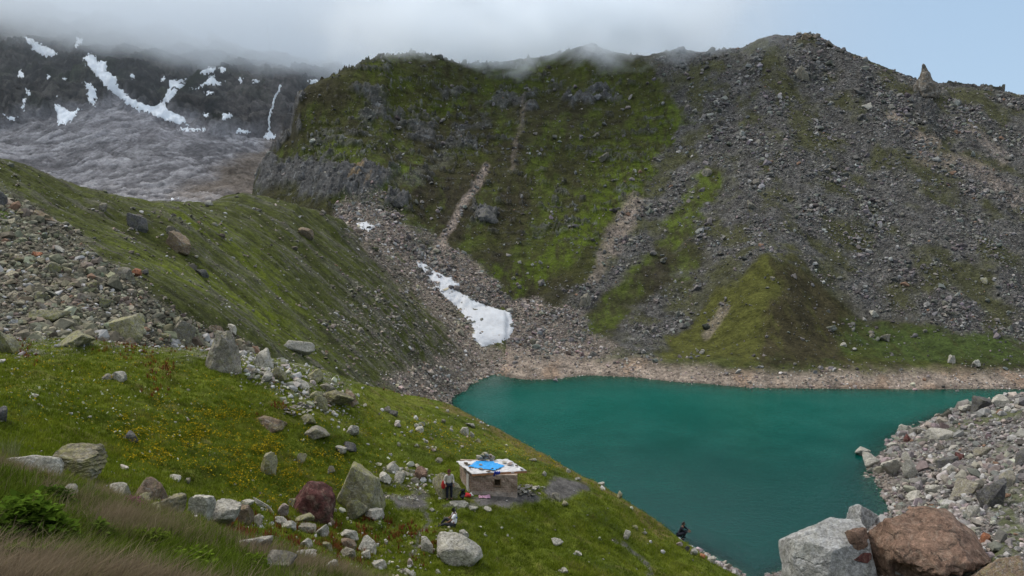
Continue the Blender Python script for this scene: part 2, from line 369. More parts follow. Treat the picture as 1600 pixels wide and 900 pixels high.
brown = np.maximum.reduce([Q([(640, 300), (760, 330), (850, 350)], 60), Q([(720, 200), (820, 250), (880, 330), (880, 400)], 34), Q([(560, 180), (620, 240), (700, 210)], 40), Q([(700, 350), (740, 400)], 24), Q([(820, 300), (870, 350), (800, 390)], 36),
                             Q([(960, 470), (1040, 420), (1090, 400)], 30), Q([(950, 530), (1010, 480)], 20)])
c = lerp(c, (.031, .026, .015), brown * sst(-.5, .25, fine) * .9)
green = np.maximum.reduce([P([(545, 108), (640, 82), (720, 102), (860, 88), (960, 84), (1040, 120), (1030, 160), (900, 150), (760, 140), (600, 135)], 12) * .34,
   Q([(1060, 175), (1020, 235), (975, 290), (900, 370), (850, 420), (790, 445), (740, 425)], 36), Q([(640, 270), (590, 300), (540, 322)], 30), Q([(600, 300), (640, 350), (680, 400)], 20) * .7,
   Q([(870, 200), (840, 260), (860, 330)], 34) * .7, Q([(700, 160), (760, 150), (790, 200)], 26) * .6, Q([(1000, 190), (950, 240), (920, 300)], 30) * .7, Q([(930, 180), (900, 230)], 24) * .6,
   Q([(1110, 282), (1085, 320), (1050, 360)], 34), Q([(1010, 400), (960, 480), (930, 510)], 26) * .8, Q([(1080, 400), (1040, 470), (990, 530)], 24) * .7, Q([(480, 190), (560, 170), (600, 210)], 26) * .55, Q([(450, 240), (540, 240), (640, 230)], 22) * .55,
   Q([(690, 300), (660, 380)], 14) * .5, Q([(770, 300), (730, 400), (760, 440)], 26) * .6, Q([(880, 300), (800, 420)], 26) * .6])
c = lerp(c, (.070, .098, .009), green * sst(-.3, .32, fine + .08 + .25 * big) * .95)
rmask = rub * (1 - .95 * np.maximum.reduce([Q([(1112, 280), (1085, 320), (1050, 360), (1040, 380)], 30), Q([(1080, 400), (1020, 420), (960, 480), (930, 520)], 40), Q([(1060, 170), (1010, 240), (990, 280)], 30), Q([(1480, 250), (1490, 300)], 16) * .7])) * sst(-.75, .1, fine + .35 + .3 * wx)
rmask = np.maximum(rmask, gully * sst(-.5, .1, fine + .25))
rmask = np.maximum(rmask, .8 * Q([(560, 330), (640, 370), (700, 410)], 22)); rmask = np.maximum(rmask, .5 * Q([(620, 290), (690, 250), (740, 190)], 14))
rubc = (np.array((.112, .108, .102)) * (1 - gully[..., None]) + np.array((.215, .180, .152)) * gully[..., None]) * (1 + .5 * fine + .35 * wy)[..., None]
c = c * (1 - rmask[..., None]) + rubc * rmask[..., None]
vegr = sst(-.12, .26, fbm(XD / 12, YD / 16, 5, 37, .6)); c = lerp(c, (.056, .058, .020), rmask * vegr * .85 * (1 - .8 * gully)); rmask = rmask * (1 - .55 * vegr * (1 - gully))
spur = P([(1213, 392), (1140, 435), (1085, 500), (1020, 565), (1080, 572), (1200, 578), (1330, 575), (1320, 510), (1270, 440)], 8)
c = lerp(c, (.080, .083, .020), spur * .9); c = lerp(c, (.040, .032, .019), P([(1213, 400), (1225, 440), (1200, 500), (1180, 570), (1330, 575), (1320, 510), (1275, 440)], 10) * .85 * sst(-.5, .2, fine + .2))
rmask = rmask * (1 - spur)
low = Q([(1340, 520), (1420, 545), (1500, 545), (1600, 550)], 38)
c = lerp(c, (.050, .072, .018), low * sst(-.4, .2, fine + .1)); rmask = rmask * (1 - .7 * low)
c = lerp(c, (.045, .060, .018), Q([(960, 560), (1100, 572), (1300, 578)], 18) * .5)
cliff = np.maximum.reduce([P([(398, 250), (470, 250), (560, 262), (625, 262), (590, 300), (530, 308), (450, 298), (395, 300)], 8), Q([(560, 140), (600, 165), (580, 190)], 14) * .8, Q([(640, 195), (670, 210)], 18) * .8, Q([(590, 180), (640, 200)], 10) * .8,
   Q([(760, 160), (830, 160)], 10) * .8, Q([(890, 155), (960, 150)], 14), Q([(740, 335), (780, 338)], 14), Q([(460, 150), (455, 200), (430, 235)], 10), Q([(900, 78), (940, 90)], 18) * .7, Q([(680, 140), (740, 145)], 9) * .7, Q([(500, 215), (560, 225)], 8) * .6, Q([(700, 225), (760, 190)], 12) * .5,
   Q([(1245, 105), (1260, 120)], 12), Q([(1340, 130), (1350, 150)], 12) * .8, Q([(1440, 150), (1470, 210)], 16) * .7, Q([(615, 310), (630, 320)], 10)])
outc = sst(.56, .76, ridged(XD / 16 + wx, YD / 9 + ZD / 7, 5, 55, .6) + .25 * big - .35 * rub - .8 * spur + .25 * fine - .1) * sst(14, 30, ZD) * (1 - rub) * (1 - gully)
cliff = np.maximum(cliff * sst(-.5, .05, fine + .3), .75 * outc)
c = lerp(c, (.092, .091, .090), cliff); c = lerp(c, (.25, .17, .08), Q([(558, 275), (562, 283)], 9) * .6); c = lerp(c, (.24, .25, .26), cliff * sst(.2, .5, fbm(XD / 3, YD / 3 + ZD / 2, 3, 77)) * .6)
def S(pts, w, soft=.7): return brush(u + 9 * wx, v + 9 * wy, pts, w, soft)
pink = np.maximum.reduce([S([(760, 262), (742, 295), (720, 325), (700, 360), (684, 398)], 9), S([(690, 385), (676, 412)], 15), S([(990, 320), (975, 350), (955, 385)], 24) * .8, S([(950, 390), (925, 440)], 12) * .6, S([(820, 155), (812, 200), (800, 262)], 6) * .3,
   S([(1395, 180), (1430, 210), (1460, 225)], 14) * .8, S([(1440, 245), (1520, 260), (1590, 310)], 20) * .55, S([(1520, 200), (1570, 250)], 14) * .5, S([(1105, 525), (1120, 500), (1130, 480)], 12) * .6, S([(1280, 590), (1240, 585)], 14) * .4])
c = lerp(c, (.27, .22, .185), pink * sst(-.5, .3, fine + .2)); rmask = np.maximum(rmask, pink * .6)
shore = sst(2.5, 1.0, ZD + .8 * wx + .35 * fine + .5 * sst(60, 20, XD) * sst(10, 60, XD) * 0)
shore *= sst(-5, -3, ZD)
sh = np.array((.30, .245, .20)) * (1 + .25 * fine + .3 * wy)[..., None]
c = c * (1 - shore[..., None]) + sh * shore[..., None]
c = lerp(c, (.32, .22, .15), shore * sst(.1, .5, noise2(XD / 5, YD / 8, 5)) * .6)
c = lerp(c, (.09, .08, .065), shore * sst(.35, .05, ZD) * .5)
rmask = np.maximum(rmask * (1 - shore), shore * .55)
lump = (.55 - worley(XD / 1.5, YD / 1.5 + ZD, 41)[0]) * .75 * rmask * sst(3, 8, ZD) + (.5 - worley(XD / .6, YD / .6, 44)[0]) * .2 * shore
ZD = ZD + up * (.55 * fbm(XD / 4.5, YD / 4.5, 4, 33, .6)) + lump + cliff * (3.2 * ridged(XD / 5, YD / 7 + ZD / 5, 6, 51, .65) + 1.6 * (np.mod(ZD * .24 + .7 * wx, 1) - .5)) 
ZD = ZD + (1 - rmask) * (1 - shore) * (.15 * fbm(XD / 1.3, YD / 1.3, 2, 35) + .22 * np.maximum(0, fbm(XD / 2.6, YD / 2.6, 3, 36)))
rubD, shoreD, gullyD, pinkD, colD = rmask, shore, gully, pink, c
M_mtn = terrain_mat('mountain_ground', .35, 1.7, .85, True, 1.3, .52)
oD = link('mountain', mesh_np('mountain', np.stack([XD, YD, ZD], -1).reshape(-1, 3), grid_faces(*XD.shape), c.reshape(-1, 3), True, {'rub': rmask.ravel()}), M_mtn)
tag(oD, 'dark rubble and grass mountain rising across the lake', kind='structure')

# ================================================================== MORAINE slope on the left (C)
skyC = [(-400, 90), (-160, 190), (0, 246), (40, 258), (80, 276), (160, 302), (240, 315), (300, 316), (330, 317), (352, 307), (380, 302), (430, 311), (500, 331), (530, 342), (552, 355), (600, 400), (660, 470), (760, 600), (900, 720), (1600, 1200)]
ysC = np.geomspace(34, 225, 620)
XC, YC = fan(-.95, .06, 760, ysC)
ZC = tC(XC, YC)
ZC = ZC + 1.3 * fbm(YC / 16, XC / 60, 3, 61) * sst(0, 6, ZC)
ZC = fit_skyline(XC, YC, ZC, skyC, 14, umax=560)
u, v, d = proj(XC, YC, ZC)
wx = fbm(XC / 7, YC / 7, 5, 62, .6); wy = fbm(XC / 7 + 50, YC / 7, 5, 63, .6)
uw = u + 22 * wx; vw = v + 22 * wy
# streaks run straight down the slope (towards +x)
st1 = .75 * fbm(YC / 3.1 + .7 * wx, (XC + .15 * YC) / 22, 5, 64, .7) + .4 * fbm(XC / 5, YC / 5, 4, 164, .65); st2 = fbm(YC / .9 + .4 * wx, XC / 6, 4, 65, .65)
big = fbm(XC / 20, YC / 20, 3, 66); fine = fbm(XC / 2, YC / 2, 4, 67, .65)
c = np.ones(XC.shape + (3,)) * np.array((.060, .070, .013))
c = lerp(c, (.108, .134, .008), sst(-.2, .3, big + .6 * st1) * P([(0, 240), (330, 310), (420, 420), (520, 560), (330, 520), (120, 330), (0, 290)], 50) * .9)
c = lerp(c, (.036, .038, .014), sst(0, .4, -st1 + .4 * fine) * .85)
c = lerp(c, (.10, .095, .080), sst(.05, .4, st1 + .5 * st2 + .1) * .65)
fan_r = P([(-300, 200), (0, 300), (60, 330), (120, 375), (200, 430), (270, 490), (330, 520), (400, 545), (470, 600), (300, 640), (-100, 620), (-300, 600)], 12)
foot = np.maximum(Q([(560, 360), (630, 425), (690, 480), (740, 540)], 34), P([(560, 470), (640, 440), (720, 500), (780, 600), (640, 620), (600, 560), (520, 500)], 60))
foot2 = np.maximum(Q([(560, 355), (630, 425), (690, 480), (740, 545), (790, 575)], 26), P([(640, 570), (720, 545), (800, 560), (780, 640), (640, 640), (590, 600)], 14))
rmask = np.maximum.reduce([fan_r * sst(-.75, .0, fine + .5), foot * .95 * sst(-.25, .3, fine + .9 * st1), foot2 * .95, .55 * sst(.12, .4, st2 * .6 + .7 * st1)])
rubc = np.array((.145, .132, .100)) * (1 + .5 * fine)[..., None]
rubc = rubc * (1 - foot2[..., None]) + np.array((.215, .180, .150)) * (1 + .4 * fine)[..., None] * foot2[..., None]
c = c * (1 - rmask[..., None]) + rubc * rmask[..., None]
grs = P([(0, 300), (40, 330), (10, 365), (-60, 340)], 8) * .9
c = lerp(c, (.07, .10, .018), grs); rmask *= 1 - grs
shore = sst(1.6, .6, ZC + .5 * wx); sh = np.array((.28, .235, .20)) * (1 + .3 * fine)[..., None]
c = c * (1 - shore[..., None]) + sh * shore[..., None]; rmask = np.maximum(rmask, shore * .7)
ZC = ZC + (.30 * st1 + .14 * st2) * sst(1, 5, ZC) + .38 * fbm(XC / 3, YC / 3, 4, 68, .6) + rmask * (.5 - worley(XC / .9, YC / .9, 69)[0]) * .45
ZC = ZC - 14 * sst(-.012, .03, XC / YC)
rubC, fanC, footC, shoreC = rmask, fan_r, foot2, shore
M_mor = terrain_mat('moraine_ground', .6, 3.0, .8, True, 2.2, .5)
oC = link('moraine', mesh_np('moraine', np.stack([XC, YC, ZC], -1).reshape(-1, 3), grid_faces(*XC.shape), c.reshape(-1, 3), True, {'rub': rmask.ravel()}), M_mor)
tag(oC, 'grassy moraine ridge with rubble fan left of the lake', kind='structure')
strC = st1

# ================================================================== MEADOW hill, near left, with the terrace of the hut (B)
ysB = np.concatenate([np.linspace(-11, 3, 40), np.geomspace(3.3 + 16, 127 + 16, 900) - 16])
XB, YB = fan(-.80, .42, 900, ysB, -16.0)
ZB0 = tB(XB, YB); ZB = ZB0.copy()
u, v, d = proj(XB, YB, ZB)
wx = fbm(XB / 3, YB / 3, 5, 71, .6); wy = fbm(XB / 3 + 50, YB / 3, 5, 72, .6)
far = sst(16, 24, YB)
uw = u + 26 * wx * far; vw = v + 20 * wy * far
big = fbm(XB / 6, YB / 6, 4, 73); fine = fbm(XB / .8, YB / .8, 4, 74, .65); mid = fbm(XB / 2, YB / 2, 3, 76)
c = np.ones(XB.shape + (3,)) * np.array((.098, .120, .012))
c = lerp(c, (.062, .082, .010), sst(-.05, .35, big)); c = lerp(c, (.12, .13, .018), sst(.0, .4, -big + .4 * mid) * .8)
c = lerp(c, (.115, .090, .035), sst(.15, .5, mid + .3 * fine) * .5)
bare = np.maximum.reduce([P([(608, 772), (650, 765), (668, 775), (660, 792), (625, 796)], 5), P([(728, 774), (815, 772), (850, 785), (835, 796), (760, 796), (735, 786)], 4), P([(842, 757), (890, 750), (930, 762), (900, 778), (850, 776)], 5), Q([(660, 795), (672, 815), (650, 840), (640, 860)], 6) * .8, Q([(690, 790), (740, 792)], 6) * .8,
   Q([(960, 845), (985, 862), (1010, 880), (1020, 900)], 5) * .8, Q([(590, 765), (620, 775)], 6)])
bare *= far
c = lerp(c, (.105, .098, .092), bare * sst(-.6, .1, fine + .35))
knoll = sst(20, 16, YB)
c = lerp(c, (.060, .068, .022), knoll * .8); c = lerp(c, (.11, .088, .05), knoll * sst(.0, .4, mid) * .7)
stony = np.maximum(P([(0, 470), (300, 490), (420, 540), (560, 600), (500, 640), (380, 580), (200, 545), (0, 560)], 12), P([(600, 730), (660, 735), (680, 760), (640, 790), (600, 770)], 8)) * sst(-.2, .2, fine)
c = lerp(c, (.16, .15, .12), stony * .7)
shore = np.maximum(sst(1.6, .5, ZB + .4 * wx), Q([(1062, 850), (1100, 870), (1180, 900)], 16) * sst(6, 3, ZB)); c = lerp(c, (.27, .235, .21), shore)
edge = Q([(700, 630), (760, 660), (830, 704), (900, 738), (980, 775), (1040, 830)], 15) * sst(-.3, .3, fine + .2); c = lerp(c, (.15, .105, .045), edge * .75)
ZB = ZB + .55 * big * sst(0, 5, ZB) * far + .16 * mid + (.10 * fine * (1 - bare)) + .10 * np.maximum(0, fbm(XB / .45, YB / .45, 2, 75)) * (1 - bare) * (1 - shore)
skyB = [(690, 623), (720, 640), (750, 656), (790, 678), (830, 702), (870, 723), (900, 735), (940, 748), (965, 759), (985, 777), (1000, 798), (1020, 815), (1045, 832), (1065, 850)]
ZB = fit_skyline(XB, YB, ZB, skyB, 4.5, umin=715, umax=1035)
flat = np.exp(-(((XB + .8) / 2.6) ** 2 + ((YB - 43.3) / 2.2) ** 2) ** 2); zf = 18.55
ZB = ZB * (1 - flat) + zf * flat
bareB, shoreB, stonyB, knollB = bare, shore, stony, knoll
M_mea = terrain_mat('meadow_ground', 1.5, 9.0, .8, False, 1, .5)
oB = link('meadow', mesh_np('meadow', np.stack([XB, YB, ZB], -1).reshape(-1, 3), grid_faces(*XB.shape), c.reshape(-1, 3)), M_mea)
tag(oB, 'green flowery meadow hill above the lake', kind='structure'); oB.name = 'meadow_ground'

# ================================================================== RUBBLE shore on the right (F)
ysF = np.geomspace(40, 138, 420)
XF, YF = fan(.28, .85, 420, ysF)
ZF = tF(XF, YF)
u, v, d = proj(XF, YF, ZF)
wx = fbm(XF / 4, YF / 4, 4, 81, .6); fine = fbm(XF / 1, YF / 1, 4, 82, .65); wy = fbm(XF / 4 + 30, YF / 4, 4, 83, .6)
uw = u + 24 * wx; vw = v + 20 * wy
c = np.ones(XF.shape + (3,)) * np.array((.20, .19, .18)) * (1 + .35 * fine)[..., None]
grn = np.maximum.reduce([Q([(1500, 670), (1560, 650), (1600, 640)], 12) * .8, Q([(1570, 800), (1590, 860), (1540, 880)], 26) * .8, Q([(1600, 760), (1560, 800)], 18) * .7, Q([(1440, 690), (1500, 670)], 7) * .6, Q([(1590, 680), (1560, 700)], 10) * .6])
c = lerp(c, (.070, .082, .022), grn * sst(-.3, .2, fine + .15))
c = lerp(c, (.25, .20, .16), sst(1.2, .2, ZF) * .6)
ZF = ZF + .4 * wx * sst(.3, 3, ZF) + (.5 - worley(XF / .8, YF / .8, 84)[0]) * .35 + .1 * fine
grnF = grn
M_rub = terrain_mat('rubble_ground', .9, 5, .8, True, 2.6, .5)
oF = link('rubble_shore', mesh_np('rubble_shore', np.stack([XF, YF, ZF], -1).reshape(-1, 3), grid_faces(*XF.shape), c.reshape(-1, 3), True, {'rub': (1 - grn).ravel()}), M_rub)
tag(oF, 'rubble shore rising right of the lake', kind='structure')

# ================================================================== BACK mountain with glacier (E)
ysE = np.concatenate([np.linspace(300, 480, 260), np.linspace(481, 840, 240)])
XE, YE = fan(-.82, .60, 900, ysE)
ZE = tE(XE, YE)
u, v, d = proj(XE, YE, ZE)
wx = fbm(XE / 30, YE / 30, 5, 101, .6); wy = fbm(XE / 30 + 9, YE / 30, 5, 102, .6)
uw = u + 26 * wx; vw = v + 22 * wy
ice = P([(-300, 230), (-50, 215), (40, 195), (150, 178), (180, 160), (240, 180), (300, 198), (350, 210), (430, 222), (470, 240), (470, 340), (0, 340), (-300, 340)], 7)
f3 = fbm(XE / 9, YE / 9, 5, 103, .65)
# long wrinkles of the glacier slabs, warped
q = fbm(XE / 70, YE / 45, 3, 104)
q2 = fbm(XE / 28, YE / 28, 4, 107); wr = ridged(XE / 34 + .55 * YE / 34 + 1.6 * q + .5 * q2, YE / 20 - .35 * XE / 20 + 2.6 * q + .8 * q2, 6, 105, .66)
c = np.ones(XE.shape + (3,)) * np.array((.030, .030, .030))
c = lerp(c, (.11, .10, .09), sst(-.05, .4, f3 + .5 * fbm(XE / 50, YE / 50, 4, 108)) * .8); c = lerp(c, (.035, .045, .024), sst(0, .4, wx) * .6)
c = lerp(c, (.16, .14, .13), P([(380, 130), (460, 120), (470, 230), (400, 215), (340, 190)], 16) * .6 * sst(-.4, .3, f3 + .1))
icec = np.array((.37, .355, .365)) * (1 + .28 * f3)[..., None]
c = c * (1 - ice[..., None]) + icec * ice[..., None]
c = lerp(c, (.05, .047, .05), ice * sst(.22, .62, wr + .35 * f3 + .3 * wx) * .62); c = lerp(c, (.40, .385, .39), ice * sst(.1, .5, q2 - .3 * f3) * .5)
c = lerp(c, (.33, .31, .32), ice * P([(150, 165), (260, 175), (350, 205), (300, 230), (120, 215)], 14) * .5)
c = lerp(c, (.20, .165, .135), P([(480, 225), (420, 225), (350, 265), (270, 310), (480, 330)], 14) * .9)
ZE = ZE + 6 * wx * sst(330, 420, YE) * (1 - .6 * ice) + ice * (3.2 * (1 - wr) * .9) + (1 - ice) * (15 * ridged(XE / 45 + .6 * wx, YE / 80, 6, 106, .6)) + 1.2 * f3
M_back = terrain_mat('back_mountain_ground', .10, .5, .8, False, 1, .45)
oE = link('glacier_mountain', mesh_np('glacier_mountain', np.stack([XE, YE, ZE], -1).reshape(-1, 3), grid_faces(*XE.shape), c.reshape(-1, 3)), M_back)
tag(oE, 'far rocky mountain with a grey glacier fading into cloud', kind='structure')

# ================================================================== ground sheet under everything, and the lake
g = mesh_np('ground', [(-4000, -4000, -7), (4000, -4000, -7), (4000, 4000, -7), (-4000, 4000, -7)], np.array([[0, 1, 2, 3]]), np.array([(.12, .11, .09)] * 4), True, {'rub': [1] * 4})
tag(link('ground', g, M_mor), 'bare ground under the valley', kind='structure')
lx, ly = np.meshgrid(np.linspace(-40, 150, 380), np.linspace(46, 168, 260))
dep = -np.maximum.reduce([tB(lx, ly), tC(lx, ly), np.where(ly > 120, tD(lx, ly), -9), np.where(lx > 18, tF(lx, ly), -9)])
m, nt, out = new_mat('lake_water')
tc = N(nt, 'ShaderNodeTexCoord'); Pn = tc.outputs['Object']
mp = N(nt, 'ShaderNodeMapping', Scale=(.9, 1.0, 1)); L(nt, Pn, mp.inputs[0])
n1 = noise_tex(nt, mp.outputs[0], 3.6, 3, .6); n2 = noise_tex(nt, Pn, .06, 3, .6); n3 = noise_tex(nt, Pn, .35, 3, .5)
cal = ramp(nt, n2.outputs[0], [(.35, .55), (.65, 1.0)])
n4 = noise_tex(nt, mp.outputs[0], 1.5, 4, .65, .3)
h = math_(nt, 'MULTIPLY', math_(nt, 'ADD', n1.outputs[0], math_(nt, 'MULTIPLY', n4.outputs[0], 1.6)), cal)
nb = bump(nt, h, .30, .12)
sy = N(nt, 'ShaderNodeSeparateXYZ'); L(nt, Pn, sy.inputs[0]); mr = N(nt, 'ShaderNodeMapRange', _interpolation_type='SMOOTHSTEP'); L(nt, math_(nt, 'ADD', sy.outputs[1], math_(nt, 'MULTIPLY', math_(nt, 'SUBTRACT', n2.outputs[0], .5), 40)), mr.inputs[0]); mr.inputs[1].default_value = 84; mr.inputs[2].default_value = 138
# far water coloured paler, painting in the sky reflected by ripples there
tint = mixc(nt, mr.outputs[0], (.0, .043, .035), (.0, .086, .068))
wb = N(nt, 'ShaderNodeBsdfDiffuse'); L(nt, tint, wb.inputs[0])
tr = N(nt, 'ShaderNodeBsdfTransparent', i0=(.35, .75, .62, 1))
gl = N(nt, 'ShaderNodeBsdfGlossy', Roughness=.06); L(nt, nb, gl.inputs['Normal'])
fr = N(nt, 'ShaderNodeFresnel', IOR=1.33); L(nt, nb, fr.inputs['Normal'])
dpt = N(nt, 'ShaderNodeAttribute', _attribute_name='depth').outputs['Fac']
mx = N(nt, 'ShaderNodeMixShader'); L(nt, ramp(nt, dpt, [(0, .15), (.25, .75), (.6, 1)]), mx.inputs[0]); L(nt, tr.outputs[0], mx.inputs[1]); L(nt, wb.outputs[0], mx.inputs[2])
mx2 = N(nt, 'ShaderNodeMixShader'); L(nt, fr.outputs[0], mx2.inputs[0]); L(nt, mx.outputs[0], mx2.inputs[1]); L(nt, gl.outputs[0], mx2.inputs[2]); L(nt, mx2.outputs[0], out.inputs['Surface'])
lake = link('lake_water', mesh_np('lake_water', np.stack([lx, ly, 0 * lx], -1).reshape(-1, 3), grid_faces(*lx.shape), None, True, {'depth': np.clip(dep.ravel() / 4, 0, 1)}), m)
tag(lake, 'still teal mountain lake', kind='structure')
bpy.context.view_layer.update()
print('terrain', time.time() - T0)
# ================================================================== rocks
TERR = [oB, oC, oD, oF, oE]
CAM = Vector((0, 0, H))
def hit(u, v, objs=None):
    a, dy, dz = ray(u, v); dirv = Vector((float(a), float(dy), float(dz))).normalized(); best = None
    for o in objs or TERR:
        ok, loc, nor, idx = o.ray_cast(CAM, dirv)
        if ok and (best is None or (loc - CAM).length < best[3]): best = (loc.copy(), nor.copy(), o, (loc - CAM).length)
    if best is None or best[0].z < -.6:
        p = at_z(u, v, 0.0); return Vector(p), Vector((0, 0, 1)), lake, (Vector(p) - CAM).length
    return best
def depth_of(p): return p[1] * CP - (p[2] - H) * SP
_ico = {}
def ico(sub):
    if sub not in _ico:
        bm = bmesh.new(); bmesh.ops.create_icosphere(bm, subdivisions=sub, radius=1)
        bm.verts.ensure_lookup_table(); V = np.array([q.co for q in bm.verts]); Fc = np.array([[q.index for q in f.verts] for f in bm.faces]); bm.free()
        _ico[sub] = (V / np.linalg.norm(V, axis=1, keepdims=True), Fc)
    return _ico[sub]
def facet_rock(seed, sub, nplanes=11, sharp=16, rough=.04, blocky=.5, strata=0.0, planes=None):
    r_ = np.random.default_rng(seed); V, Fc = ico(sub)
    n = r_.normal(size=(nplanes, 3)); n /= np.linalg.norm(n, axis=1, keepdims=True); dd = r_.uniform(.62, 1.0, nplanes)
    ax = np.array([[1, 0, 0], [-1, 0, 0], [0, 1, 0], [0, -1, 0], [0, 0, 1], [0, 0, -1]], float) + r_.normal(size=(6, 3)) * .38
    ax /= np.linalg.norm(ax, axis=1, keepdims=True)
    dd = .46 + .54 * r_.uniform(0, 1, nplanes) ** 1.2
    n = np.concatenate([n, ax]); dd = np.concatenate([dd, r_.uniform(.72, 1.05, 6)])
    if planes is not None:
        n = np.array([p[:3] for p in planes], float); n /= np.linalg.norm(n, axis=1, keepdims=True); dd = np.array([p[3] for p in planes], float)
        n = np.concatenate([n, ax[[0, 1, 2, 3, 4, 5]]]); n = np.concatenate([n, r_.normal(size=(9, 3))]); n /= np.linalg.norm(n, axis=1, keepdims=True); dd = np.concatenate([dd, np.ones(6) * 1.1, r_.uniform(.70, .95, 9)])
    pr = np.maximum(V @ n.T, 1e-4) / dd
    sharp = sharp * 3.2; mxp = pr.max(1); rad = ((pr / mxp[:, None]) ** sharp).sum(1) ** (-1 / sharp) / mxp
    P_ = V * rad[:, None]
    if sub >= 3:
        dsp = fbm3(P_ * 1.7 + seed % 97, 3, seed % 1000) * 1.6 + fbm3(P_ * 5 + seed % 31, 3, seed % 777) * .8
        P_ = P_ * (1 + rough * 1.5 * dsp)[:, None]
    if strata:
        z = P_ @ np.array([.25, .1, .96]); s = np.mod(z * 5 + fbm3(P_ * 2, 2, 5) * .8, 1)
        P_[:, :2] *= (1 - strata * s)[:, None]
    return P_ / np.abs(P_).max(0)

M_grey = rock_mat('grey_rock', 1.6, .25, pale=.35)
M_pale = rock_mat('pale_rock', 1.6, .12, pale=.6, pale_col=(.52, .50, .46), crack=.35)
M_lich = rock_mat('lichen_rock', 1.6, .65, pale=.35)
M_rust = rock_mat('rust_rock', .55, .10, lichen_col=(.30, .22, .14), pale=.42, pale_col=(.34, .26, .20), dark_col=(.035, .025, .02), crack=.95)
M_dark = rock_mat('dark_rock', 1.0, .15, pale=.2, pale_col=(.2, .2, .2))
M_layer = rock_mat('layered_rock', 1.4, .55, pale=.3, band=.3)
M_big = rock_mat('pale_boulder_rock', .42, .25, lichen_col=(.24, .23, .15), pale=.55, pale_col=(.5, .5, .5), crack=.45)
MATS = {'grey': (M_grey, (.205, .182, .148)), 'pale': (M_pale, (.37, .345, .295)), 'lich': (M_lich, (.235, .215, .14)), 'rust': (M_rust, (.195, .122, .088)), 'maroon': (M_rust, (.115, .045, .04)),
        'dark': (M_dark, (.105, .10, .10)), 'layer': (M_layer, (.19, .165, .11)), 'brown': (M_grey, (.17, .12, .085)), 'orange': (M_rust, (.36, .15, .08)), 'big': (M_big, (.34, .335, .325)), 'pink': (M_pale, (.33, .26, .235))}
BOULDERS = []     # (object, u, v, w, landmark phrase)
def boulder(u, v, w, h, kind, label, lm=None, tilt=0.0, yaw=None, seed=None, sub=None, nplanes=9, strata=0.0, sharp=18, name='boulder', dep=.8, undercut=0.0, planes=None, objs=None, group='boulders and loose rocks', sink=.4, pos=None, cat=None, rough=.05):
    """a rock whose outline spans w x h photo pixels round (u, v), standing where its foot meets the ground"""
    seed = seed if seed is not None else int(u * 7 + v * 13)
    if pos is None:
        loc, nor, o, s = hit(u, v + h * .42, objs)
    else: loc = Vector(pos)
    d = depth_of(loc); wm = w * d / F; hm = h * d / F * 1.0; dm = max(wm, hm) * dep
    r_ = np.random.default_rng(seed + 5)
    sub = sub or (5 if w > 60 else 4 if w > 28 else 3)
    P_ = facet_rock(seed, sub, nplanes, sharp, rough, .5, strata, planes)
    sz = np.array([wm / 2, dm / 2, hm / 2 * (1 + sink)])
    yaw = yaw if yaw is not None else r_.uniform(-.35, .35)
    P_ = P_ * sz
    M_ = np.array((Matrix.Rotation(R(tilt), 3, 'Y') @ Matrix.Rotation(yaw, 3, 'Z')))
    P_ = P_ @ M_.T
    if undercut:
        zz = P_[:, 2] / (hm / 2); k_ = sst(.22, -.12, zz + .16 * fbm3(P_ * 2.2, 4, 3)) * sst(.1, -.3, P_[:, 1] / (dm / 2)); P_[:, 1] += k_ * undercut * dm; P_[:, 0] *= 1 - .12 * k_
    P_[:, 2] += hm / 2 - hm * sink / 2
    base = MATS[kind][1]; tint = np.array(base) * r_.uniform(.85, 1.15)
    c_ = np.tile(tint, (len(P_), 1))
    me = mesh_np(name, P_, ico(sub)[1], c_, True); me.set_sharp_from_angle(angle=R(24))
    o = link(name, me, MATS[kind][0]); fw = Vector((loc.x, loc.y, 0)).normalized()
    o.location = loc + fw * dm * .30
    tag(o, label, cat or ('boulder' if w > 26 else 'rock'), group)
    BOULDERS.append((o, u, v, w, lm)); return o

b = boulder
# ---- left meadow and the edge of the rubble fan
b(350, 553, 62, 62, 'grey', 'big grey peaked boulder standing alone on grass at foot of rubble fan', 'the big grey peaked boulder', seed=11, sharp=20, yaw=0, rough=.08, planes=[(-.82, -.25, .45, .68), (.80, -.1, .42, .66), (.1, -1, .15, .6), (-.5, -.7, .4, .62), (.1, 0, 1, .88), (.1, 1, .3, .7), (0, 0, -1, .8)])
b(125, 528, 78, 30, 'lich', 'broad low slab blotched yellow with lichen along the upper meadow edge', 'the broad lichen slab', seed=21)
b(196, 510, 62, 46, 'lich', 'tall lichen-spotted block leaning right just above the broad lichen slab', 'the leaning lichen block', tilt=25, seed=23)
b(284, 520, 42, 40, 'grey', 'upright grey block with flat face between leaning lichen block and peaked boulder', 'the upright grey block', seed=4)
b(14, 536, 38, 36, 'lich', 'lichen-covered block cut by left edge of photo at top of meadow', 'the lichen block at the left edge', seed=31)
b(72, 492, 60, 24, 'lich', 'wide flat greenish rock lying in lower rubble above the broad lichen slab', 'the wide greenish rubble rock', seed=33)
b(463, 543, 58, 30, 'pale', 'smooth pale rounded boulder on crest of grass against dark moraine slope', 'the smooth pale rounded boulder', seed=41, nplanes=5, sharp=8, tilt=14)
b(410, 563, 40, 28, 'pale', 'pale topped angular boulder right of the big grey peaked boulder', 'the pale topped boulder', seed=43)
b(398, 578, 26, 18, 'grey', 'small rounded grey rock at foot of the pale topped boulder', seed=44, nplanes=5)
b(437, 586, 32, 22, 'lich', 'lichen yellow block with sharp corner below the pale topped boulder', 'the sharp cornered lichen block', seed=45)
